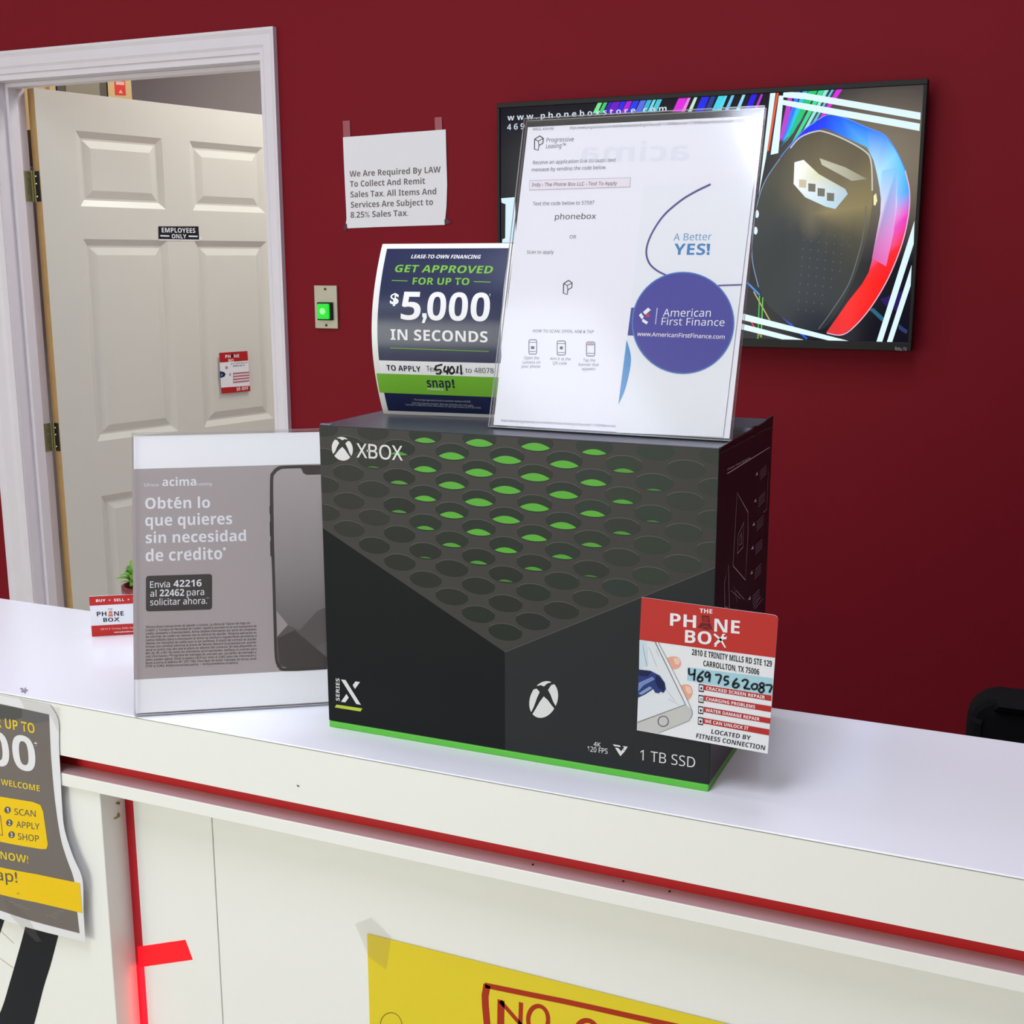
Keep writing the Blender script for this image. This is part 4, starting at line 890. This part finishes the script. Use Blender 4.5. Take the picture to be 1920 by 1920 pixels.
S.text('lettering', 'A Better', (1055, 789), (1262, 786), 38, ink(96, 160, 214), 2, -.004); S.text('lettering', 'YES', (1055, 866), (1226, 867), 60, ink(64, 142, 208), 2, .04); S.poly('lettering', [(1236, 806), (1256, 806), (1252, 847), (1240, 847)], ink(64, 142, 208), 2); S.poly('lettering', [(1237, 852), (1252, 852), (1252, 867), (1237, 867)], ink(64, 142, 208), 2)
for q in ([(890, 1180), (918, 1155), (933, 1168), (903, 1194)], [(868, 1197), (880, 1184), (895, 1206), (884, 1219)], [(890, 1216), (919, 1234), (909, 1247), (884, 1230)]): S.poly('logo', q, WH, 6)
S.ell('logo', (917, 1199), 11, 11, ink(206, 62, 78), 6, 12); S.line('logo', [(968, 1157), (958, 1246)], .0008, ink(210, 210, 235), 6)
S.text('company_lettering', 'American', (998, 1204), (1258, 1205), 42, WH, 6, -.002); S.text('company_lettering', 'First Finance', (990, 1250), (1333, 1256), 40, WH, 6, -.002); S.text('web_lettering', 'www.AmericanFirstFinance.com', (858, 1309), (1335, 1326), 22, WH, 6, .012)
S.poly('blue_wedge', smooth_line([(800, 1330), (818, 1390), (824, 1450), (808, 1540), (785, 1620), (755, 1682), (800, 1330)][:6], 4) + [(755, 1682)], ink(76, 156, 222), 2)
S.flush(t, {'disc': 'purple disc', 'blue_wedge': 'light blue wedge'})

# ---- bowed counter card behind it
so_ = Vector((.0162, .0961, TOPZ + .0003)); se = Vector((.9944, .1061, 0)).normalized()
SH, SWD = .1690, .139
def bow(u, v):
    k = max(0, min(1, v / SH)); return .0265 * math.sin(math.pi * k) ** .9 - .007 * k * k if 0 < k < 1 else (-.007 if k >= 1 else 0)
S = Sheet(so_, se, (0, 0, 1), crop(560, 180, 3.0), bow)
t = thing('counter_card', 'bowed navy and green financing card standing on the carton beside the white holder', 'sign', so_ + se * .07)
S.grid('board', 0, SWD, 0, SH, ink(240, 241, 238, .2), 0, 4, 40)
SN = mat('navy_print', (30, 38, 78), .22); SG = mat('lime_print', (122, 190, 54), .25); SGt = ink(138, 212, 72); SW = ink(246, 246, 248)
ul = S.uv(470, 1000)[0]; ur = SWD - ul * .8; ul2 = S.uv(447, 1600)[0] if False else .0035
vt = S.uv(700, 858)[1]; vb = S.uv(700, 1777)[1]
V = lambda x, y: S.uv(x, y)[1]
um = ul
S.grid('navy_field', um, ur, (V(460, 1487), V(1100, 1503)), vt, SN, 1); S.grid('navy_field', um, ur, vb, (V(460, 1668), V(1085, 1694)), SN, 1, 4, 6)
S.grid('white_band', um, ur, (V(445, 1562), V(1095, 1584)), (V(460, 1487), V(1100, 1503)), SW, 1, 4, 6); S.grid('green_band', .0015, SWD - .0015, (V(450, 1668), V(1085, 1694)), (V(445, 1560), V(1095, 1582)), SG, 2, 4, 8)
S.text('headline#lease', 'LEASE-TO-OWN FINANCING', (632, 913), (1020, 915), 20, SW, 3, .02, .2); S.text('headline', '$', (513, 1168), (562, 1170), 60, SW, 3, .03); S.text('headline', '5', (574, 1257), (684, 1259), 156, SW, 3, .025); S.text('headline', '000', (720, 1260), (1072, 1267), 156, SW, 3, .025); S.poly('headline', [(696, 1222), (720, 1222), (722, 1245), (708, 1278), (694, 1276), (702, 1246), (696, 1244)], SW, 3); S.text('headline#seconds', 'IN SECONDS', (518, 1371), (1064, 1386), 60, SW, 3, .04); S.text('headline#mark', '1', (1070, 1126), (1077, 1126), 14, SW, 3, 0)
S.text('green_lettering', 'GET APPROVED', (538, 990), (1087, 998), 40, SGt, 3, .045, .15); S.text('green_lettering#2', 'FOR UP TO', (640, 1060), (958, 1063), 38, SGt, 3, .04)
for k, (a, b_2) in enumerate((((525, 1037), (613, 1040)), ((985, 1044), (1080, 1047)), ((515, 1417), (1070, 1437)))): S.line('green_rule#%d' % k, [a, b_2], .0007, SGt, 3)
NV = ink(38, 46, 74)
S.text('apply_lettering', 'TO APPLY', (497, 1543), (688, 1551), 30, NV, 3, .025); S.text('apply_lettering', 'Text', (721, 1548), (782, 1551), 30, ink(90, 94, 104), 3, .0); S.text('apply_lettering', 'to 48078', (940, 1556), (1098, 1559), 28, ink(90, 94, 104), 3, .0)
S.line('apply_lettering', [(785, 1553), (928, 1558)], .0005, NV, 3)
for st in ([(808, 1510), (770, 1520)], [(772, 1520), (770, 1540), (798, 1540), (795, 1562), (772, 1560)], [(826, 1518), (818, 1545), (842, 1548)], [(842, 1520), (836, 1566)], [(864, 1520), (849, 1542), (858, 1563), (876, 1547), (864, 1520)], [(896, 1518), (891, 1560)], [(912, 1512), (916, 1568)]): S.line('handwriting', smooth_line(st, 5), .0016, ink(18, 18, 24), 4)
S.text('logo_lettering', 'snap', (725, 1638), (858, 1641), 51, NV, 3, .03); S.text('logo_lettering', '!', (866, 1640), (880, 1640), 46, NV, 3, .04); S.text('logo_lettering', 'FINANCE', (728, 1654), (815, 1657), 12, SW, 3, .01)
for a, b_2, tx in (((650, 1712), (970, 1724), 'The average approved amount a customer receives is $3,000.'), ((640, 1730), (985, 1745), 'One time message program. Message and data rates may apply.'), ((602, 1740), (1028, 1759), 'Text HELP to 48078 for more information, or call Snap Finance at 877-557-3769.')): S.text('small_print', tx, a, b_2, 9, ink(190, 194, 205), 3, .01)
S.flush(t, {'handwriting': 'black marker handwriting', 'green_band': 'lime green band'})
# strut behind the card
a = so_ + se * .05
obj('easel_strut', MB().prism([a - se.cross(Vector((0, 0, 1))) * .001 + Vector((0, 0, .12)), a - se.cross(Vector((0, 0, 1))) * .002, a - se.cross(Vector((0, 0, 1))) * .05], se * .04, ink(200, 198, 190)), t)

# ================================================================== left end of the counter: plant and card
t = thing('business_card', 'red and white business card standing in front of the small potted plant', 'card', (-.4, .16, HC))
cu_ = Vector((.0355, .025, 0)).normalized(); o_ = Vector((-.4322, .1403, HC + .0003))
S = Sheet(o_, cu_, (0, 0, 1), crop(160, 1030, 10.667))
obj('card', MB().obox(o_, cu_ * .0889, cu_.cross(Vector((0, 0, 1))) * -.0015, (0, 0, .0515), CARD), t)
v1 = S.uv(115, 1128)[1]; v2 = S.uv(150, 1528)[1]
S.polyuv('red_band#1', [(0, v1), (.0889, v1), (.0889, .0515), (0, .0515)], CR, 1); S.polyuv('red_band#2', [(0, 0), (.0889, 0), (.0889, v2), (0, v2)], CR, 1)
S.text('lettering', 'BUY  ×  SELL  ×  REPAIR', (215, 1053), (1290, 1012), 52, WH, 2, .03)
S.text('lettering', 'PH', (232, 1338), (425, 1330), 88, ink(52, 56, 72), 2, .03); S.text('lettering', 'NE', (578, 1330), (770, 1322), 88, ink(52, 56, 72), 2, .03); S.text('lettering', 'BO', (362, 1450), (560, 1445), 80, ink(52, 56, 72), 2, .04)
S.text('lettering', 'THE', (448, 1205), (545, 1200), 20, ink(90, 90, 100), 2, .02)
S.poly('booth_symbol', [(472, 1225), (535, 1222), (548, 1320), (560, 1342), (450, 1346), (462, 1320)], ink(232, 160, 140), 2); S.line('booth_symbol', [(470, 1265), (540, 1262)], .0007, ink(196, 60, 60), 3); S.line('booth_symbol', [(460, 1320), (552, 1316)], .0007, ink(196, 60, 60), 3)
S.line('tool_symbol', [(585, 1362), (680, 1445)], .0009, ink(52, 56, 72), 2); S.line('tool_symbol', [(670, 1358), (582, 1440)], .0012, ink(52, 56, 72), 2)
S.text('lettering', '2810 E Trinity Mills Rd Ste 129', (308, 1612), (1200, 1572), 34, ink(250, 214, 208), 2, .0); S.text('lettering', 'www.phoneboxstore.com', (575, 1672), (1150, 1640), 30, WH, 2, .02)
S.flush(t)

pc = Vector((-.3975, .2005, HC))
t = thing('potted_plant', 'small green leafy plant in a dark red pot at the counter back edge', 'plant', pc)
POT = mat('dark_red_pot', (120, 32, 40), .3)
obj('pot', MB().lathe(pc + Vector((0, 0, .0004)), [(.018, 0), (.019, .002), (.0255, .046), (.0275, .047), (.0275, .056), (.0245, .056), (.024, .048)], POT, 28), t, smooth=True)
obj('soil', MB().lathe(pc + Vector((0, 0, .047)), [(.0238, 0), (.021, .003), (.001, .0045)], mat('dark_soil', (52, 36, 30), .9, bump=.6, nscale=300), 20), t)
LEAFM = [mat('leaf_green', (96, 158, 44), .4, noise=.1, nscale=60), mat('leaf_light_green', (140, 186, 70), .4, noise=.1, nscale=60), mat('leaf_deep_green', (52, 110, 34), .4, noise=.1, nscale=60)]
sm = MB(); lf = MB(); rnd = random.Random(5)
def leaf_shape(mb, p, d, ln, wd, m, roll=0):
    d = Vector(d).normalized(); sd = d.cross(Vector((0, 0, 1))); sd = sd.normalized() if sd.length > .05 else Vector((1, 0, 0)); up = sd.cross(d)
    sd2 = sd * math.cos(roll) + up * math.sin(roll); up2 = -sd * math.sin(roll) + up * math.cos(roll); vs = []
    N = 8
    for k in range(N + 1):
        s = k / N; wq = wd * math.sin(math.pi * min(1, s * .96 + .03)) ** .8 * (1.15 - .45 * s); c_ = Vector(p) + d * ln * s - Vector((0, 0, 1)) * (.28 * ln * s * s)
        vs += [c_ + sd2 * wq + up2 * wq * .35, c_, c_ - sd2 * wq + up2 * wq * .35]
    mb.add(vs, [(3 * k + j, 3 * k + j + 1, 3 * k + 4 + j, 3 * k + 3 + j) for k in range(N) for j in range(2)], m)
stems = [((-.004, 0), (-.012, -.004, .034)), ((.004, .002), (.010, .0, .040)), ((.0, -.006), (-.002, -.012, .026)), ((.010, -.004), (.022, -.006, .030)), ((-.008, .004), (-.022, .0, .020))]
for (bx, by), tip in stems:
    p0 = pc + Vector((bx, by, .048)); p1 = p0 + Vector(tip) * .62
    sm.tube([p0, (p0 + p1) / 2 + Vector((0, 0, .003)), p1], [.0014, .0012, .001], LEAFM[2], 6)
    for k in range(8):
        a = k * 2.4 + rnd.random(); el = .35 + .25 * rnd.random() + (.6 if k > 5 else 0); ln = .020 + .009 * rnd.random()
        leaf_shape(lf, p1 + Vector((0, 0, -.002 * (k % 3))), (math.cos(a) * math.cos(el), math.sin(a) * math.cos(el), math.sin(el)), ln, .0042 + .0014 * rnd.random(), LEAFM[rnd.choice((0, 0, 1, 1, 2))], rnd.uniform(-.4, .4))
obj('stem', sm, t); obj('foliage', lf, t, smooth=True, recalc=False)

# ================================================================== papers on the counter front
# poster hanging over the pillar
def sway(u, v): return .0008 + .004 * max(0, min(1, (-v - .09) / .1)) * (1 + .5 * math.sin(u * 30))
S = Sheet((0, YFc - .0006, HC), (1, 0, 0), (0, 0, 1), crop(0, 1260, 2.91), sway)
t = thing('poster', 'grey and yellow financing poster taped to the counter edge, bottom curling', 'poster', (-.35, YFc, HC - .25))
redge = smooth_line([(270, 178), (318, 262), (322, 400), (330, 560), (338, 720), (352, 860), (400, 1010), (450, 1130), (455, 1300), (466, 1474)], 3)
ned = len(redge); topl = S.uv(-420, 55); vs = []
def ledge_pt(k): f_ = k / (ned - 1); return (-300, 68 + (1250 - 68) * f_)
NU = 8
for k, p in enumerate(redge):
    a = Vector(S.uv(*ledge_pt(k))); b_2 = Vector(S.uv(*p))
    for i in range(NU + 1):
        q = a + (b_2 - a) * i / NU; vs.append(S.P(q.x, q.y, 0))
S.mb('paper').add(vs, [(k * (NU + 1) + i, k * (NU + 1) + i + 1, (k + 1) * (NU + 1) + i + 1, (k + 1) * (NU + 1) + i) for k in range(ned - 1) for i in range(NU)], PAPER)
GP = ink(134, 125, 120); YE = ink(250, 208, 14)
pr = smooth_line([(268, 232), (272, 320), (280, 480), (300, 700), (330, 900), (365, 1020), (405, 1135), (420, 1290), (435, 1426)], 3); nn_ = len(pr); vs = []
for k, p in enumerate(pr):
    f_ = k / (nn_ - 1); a = Vector(S.uv(-250, 118 + (1215 - 118) * f_)); b_2 = Vector(S.uv(*p))
    for i in range(NU + 1):
        q = a + (b_2 - a) * i / NU; vs.append(S.P(q.x, q.y, 1))
S.mb('grey_field').add(vs, [(k * (NU + 1) + i, k * (NU + 1) + i + 1, (k + 1) * (NU + 1) + i + 1, (k + 1) * (NU + 1) + i) for k in range(nn_ - 1) for i in range(NU)], GP)
YT = ink(236, 206, 60); SWp = ink(240, 240, 244)
S.poly('dark_squares', [(-40, 172), (120, 200), (120, 250), (60, 268), (-40, 245)], ink(96, 96, 96), 2); S.poly('dark_squares', [(120, 200), (268, 232), (270, 268), (200, 280), (120, 262)], ink(116, 116, 118), 2)
S.text('yellow_lettering', 'FOR UP TO', (-92, 284), (193, 335), 52, YT, 4, .03); S.text('white_lettering', '00', (-62, 500), (202, 548), 182, SWp, 4, .03); S.text('white_lettering', '*', (190, 420), (208, 422), 40, SWp, 4, .03)
S.text('yellow_lettering#WELCOME', 'WELCOME', (8, 614), (220, 651), 32, YT, 4, .02)
S.poly('yellow_box', [(-120, 640), (-60, 668), (180, 708), (222, 725), (236, 760), (262, 940), (255, 965), (230, 966), (-120, 898)], YE, 3)
DG = ink(110, 104, 96)
for (x, y), n_ in (((43, 752), '1'), ((53, 822), '2'), ((65, 887), '3')):
    S.ell('steps', (x, y), 18, 19, DG, 4, 18); S.text('steps', n_, (x - 5, y + 12), (x + 6, y + 13), 24, SWp, 5, .02)
for tx, a, b_2 in (('SCAN', (80, 777), (197, 790)), ('APPLY', (91, 846), (218, 860)), ('SHOP', (99, 912), (215, 926))): S.text('steps', tx, a, b_2, 34, DG, 4, .012)
S.line('steps', [(-40, 772), (4, 782), (16, 890), (-40, 880)], .0012, DG, 4)
S.text('yellow_lettering#NOW!', 'NOW!', (6, 1018), (158, 1042), 40, YT, 4, .02)
S.poly('yellow_band', [(-246, 1009), (200, 1102), (436, 1152), (450, 1315), (200, 1256), (-246, 1152)], YE, 3)
S.text('snap_lettering', 'snap!', (-108, 1118), (98, 1148), 56, DG, 4, .012)
for k in range(2): S.line('snap_lettering', [(-60, 1172 + 18 * k), (108, 1206 + 4 * k)], .0004, DG, 4)
for k in range(4): S.line('small_print', [(20 + k * 30, 1236 + k * 14), (350 - k * 12, 1308 + k * 12)], .0004, ink(180, 172, 160), 4)
S.poly('tape#1', [(105, 138), (330, 195), (322, 330), (275, 235), (140, 205)], TAPE, 6); S.poly('tape#2', [(10, 1215), (150, 1330), (230, 1470), (200, 1470), (60, 1330)], TAPE, 6)
S.flush(t, {'grey_field': 'grey printed field', 'yellow_band': 'yellow band'})

# hand-lettered yellow sheet on the front panel
S = Sheet((0, PNY - .0012, HC), (1, 0, 0), (0, 0, 1), crop(380, 1440, 2.6667))
t = thing('yellow_sign', 'bright yellow hand-lettered sheet taped to the white counter front', 'sign', (.2, PNY, HC - .5))
u0, v0 = S.uv(822, 828); YLW = ink(238, 216, 48)
u1, v1_ = S.uv(2640, 1280)
S.polyuv('paper', [(u0, v0 - .36), (u0 + .5, v0 - .36), (u0 + .5, v0 - .002), (u0, v0)], YLW, 0)
RM = ink(196, 58, 24)
S.line('red_lettering', [(1424, 1300), (1414, 1190), (1412, 1140), (1422, 1084)], .0075, RM, 1); S.line('red_lettering', [(1412, 1086), (1650, 1135), (1800, 1165), (1960, 1200), (2160, 1245), (2500, 1320)], .0058, RM, 1)
S.line('red_lettering', [(1490, 1300), (1492, 1160)], .0075, RM, 1); S.line('red_lettering', [(1488, 1165), (1545, 1230), (1592, 1285)], .0045, RM, 1); S.line('red_lettering', [(1588, 1300), (1592, 1172)], .0045, RM, 1)
S.line('red_lettering', smooth_line(arc((1678, 1258), 50, 0, 360, 16, 68)), .0045, RM, 1); S.line('red_lettering', smooth_line(arc((1920, 1330), 56, 330, 150, 14, 68)), .005, RM, 1)
S.line('pencil_circle', arc((942, 1285), 54, 150, 395, 20, 62), .0009, ink(150, 130, 40), 1)
S.flush(t, {'red_lettering': 'red hand lettering'})
S2 = Sheet((0, PNY - .0018, HC), (1, 0, 0), (0, 0, 1), crop(380, 1440, 2.6667))
S2.poly('tape', [(760, 780), (842, 748), (942, 845), (918, 1010), (830, 945)], TAPE, 0); S2.flush(t)

# ================================================================== chair behind the counter
ch = thing('office_chair', 'black office chair behind the counter, only its rounded back showing', 'chair', (.84, .62, 0))
FAB = mat('black_chair_fabric', (13, 13, 15), .85, spec=.2, bump=.2, nscale=200); bk = MB(); pts = []
cxb, wz0, wz1, hw, rr = .84, .56, 1.004, .268, .034
for k, (cx_, cz_, a0) in enumerate(((cxb + hw - rr, wz1 - rr, 0), (cxb - hw + rr, wz1 - rr, 90), (cxb - hw + rr, wz0 + rr, 180), (cxb + hw - rr, wz0 + rr, 270))):
    for q in range(9):
        a = math.radians(a0 + 90 * q / 8); x = cx_ + rr * math.cos(a); z = cz_ + rr * math.sin(a)
        pts.append((x, .58 + .12 * ((x - cxb) / hw) ** 2 * -.3, z))
bk.prism(pts, (0, .055, 0), FAB); obj('backrest', bk, ch, bevel=.018, seg=4)
obj('seat', MB().box((.60, .62, .44), (1.08, 1.08, .52), FAB), ch, bevel=.03, seg=4)
obj('back_support', MB().tube([(.84, .665, .8), (.84, .67, .5), (.84, .80, .43)], .02, BLACK_PLASTIC), ch)
obj('gas_column', MB().lathe((.84, .85, .1), [(.03, 0), (.03, .2), (.02, .2), (.02, .34)], BLACK_PLASTIC, 16), ch)
for k in range(5):
    a = math.radians(72 * k + 20); p = Vector((.84, .85, .1)); q = p + Vector((math.cos(a) * .28, math.sin(a) * .28, -.03))
    obj('leg', MB().tube([p, q], [.022, .016], BLACK_PLASTIC), ch)
    obj('caster', MB().lathe(q + Vector((-.012, 0, -.04)), [(.01, 0), (.03, .002), (.03, .022), (.01, .024)], BLACK_PLASTIC, 14, 'x'), ch)
for o in bpy.data.objects:
    if '_b' in o: del o['_b']
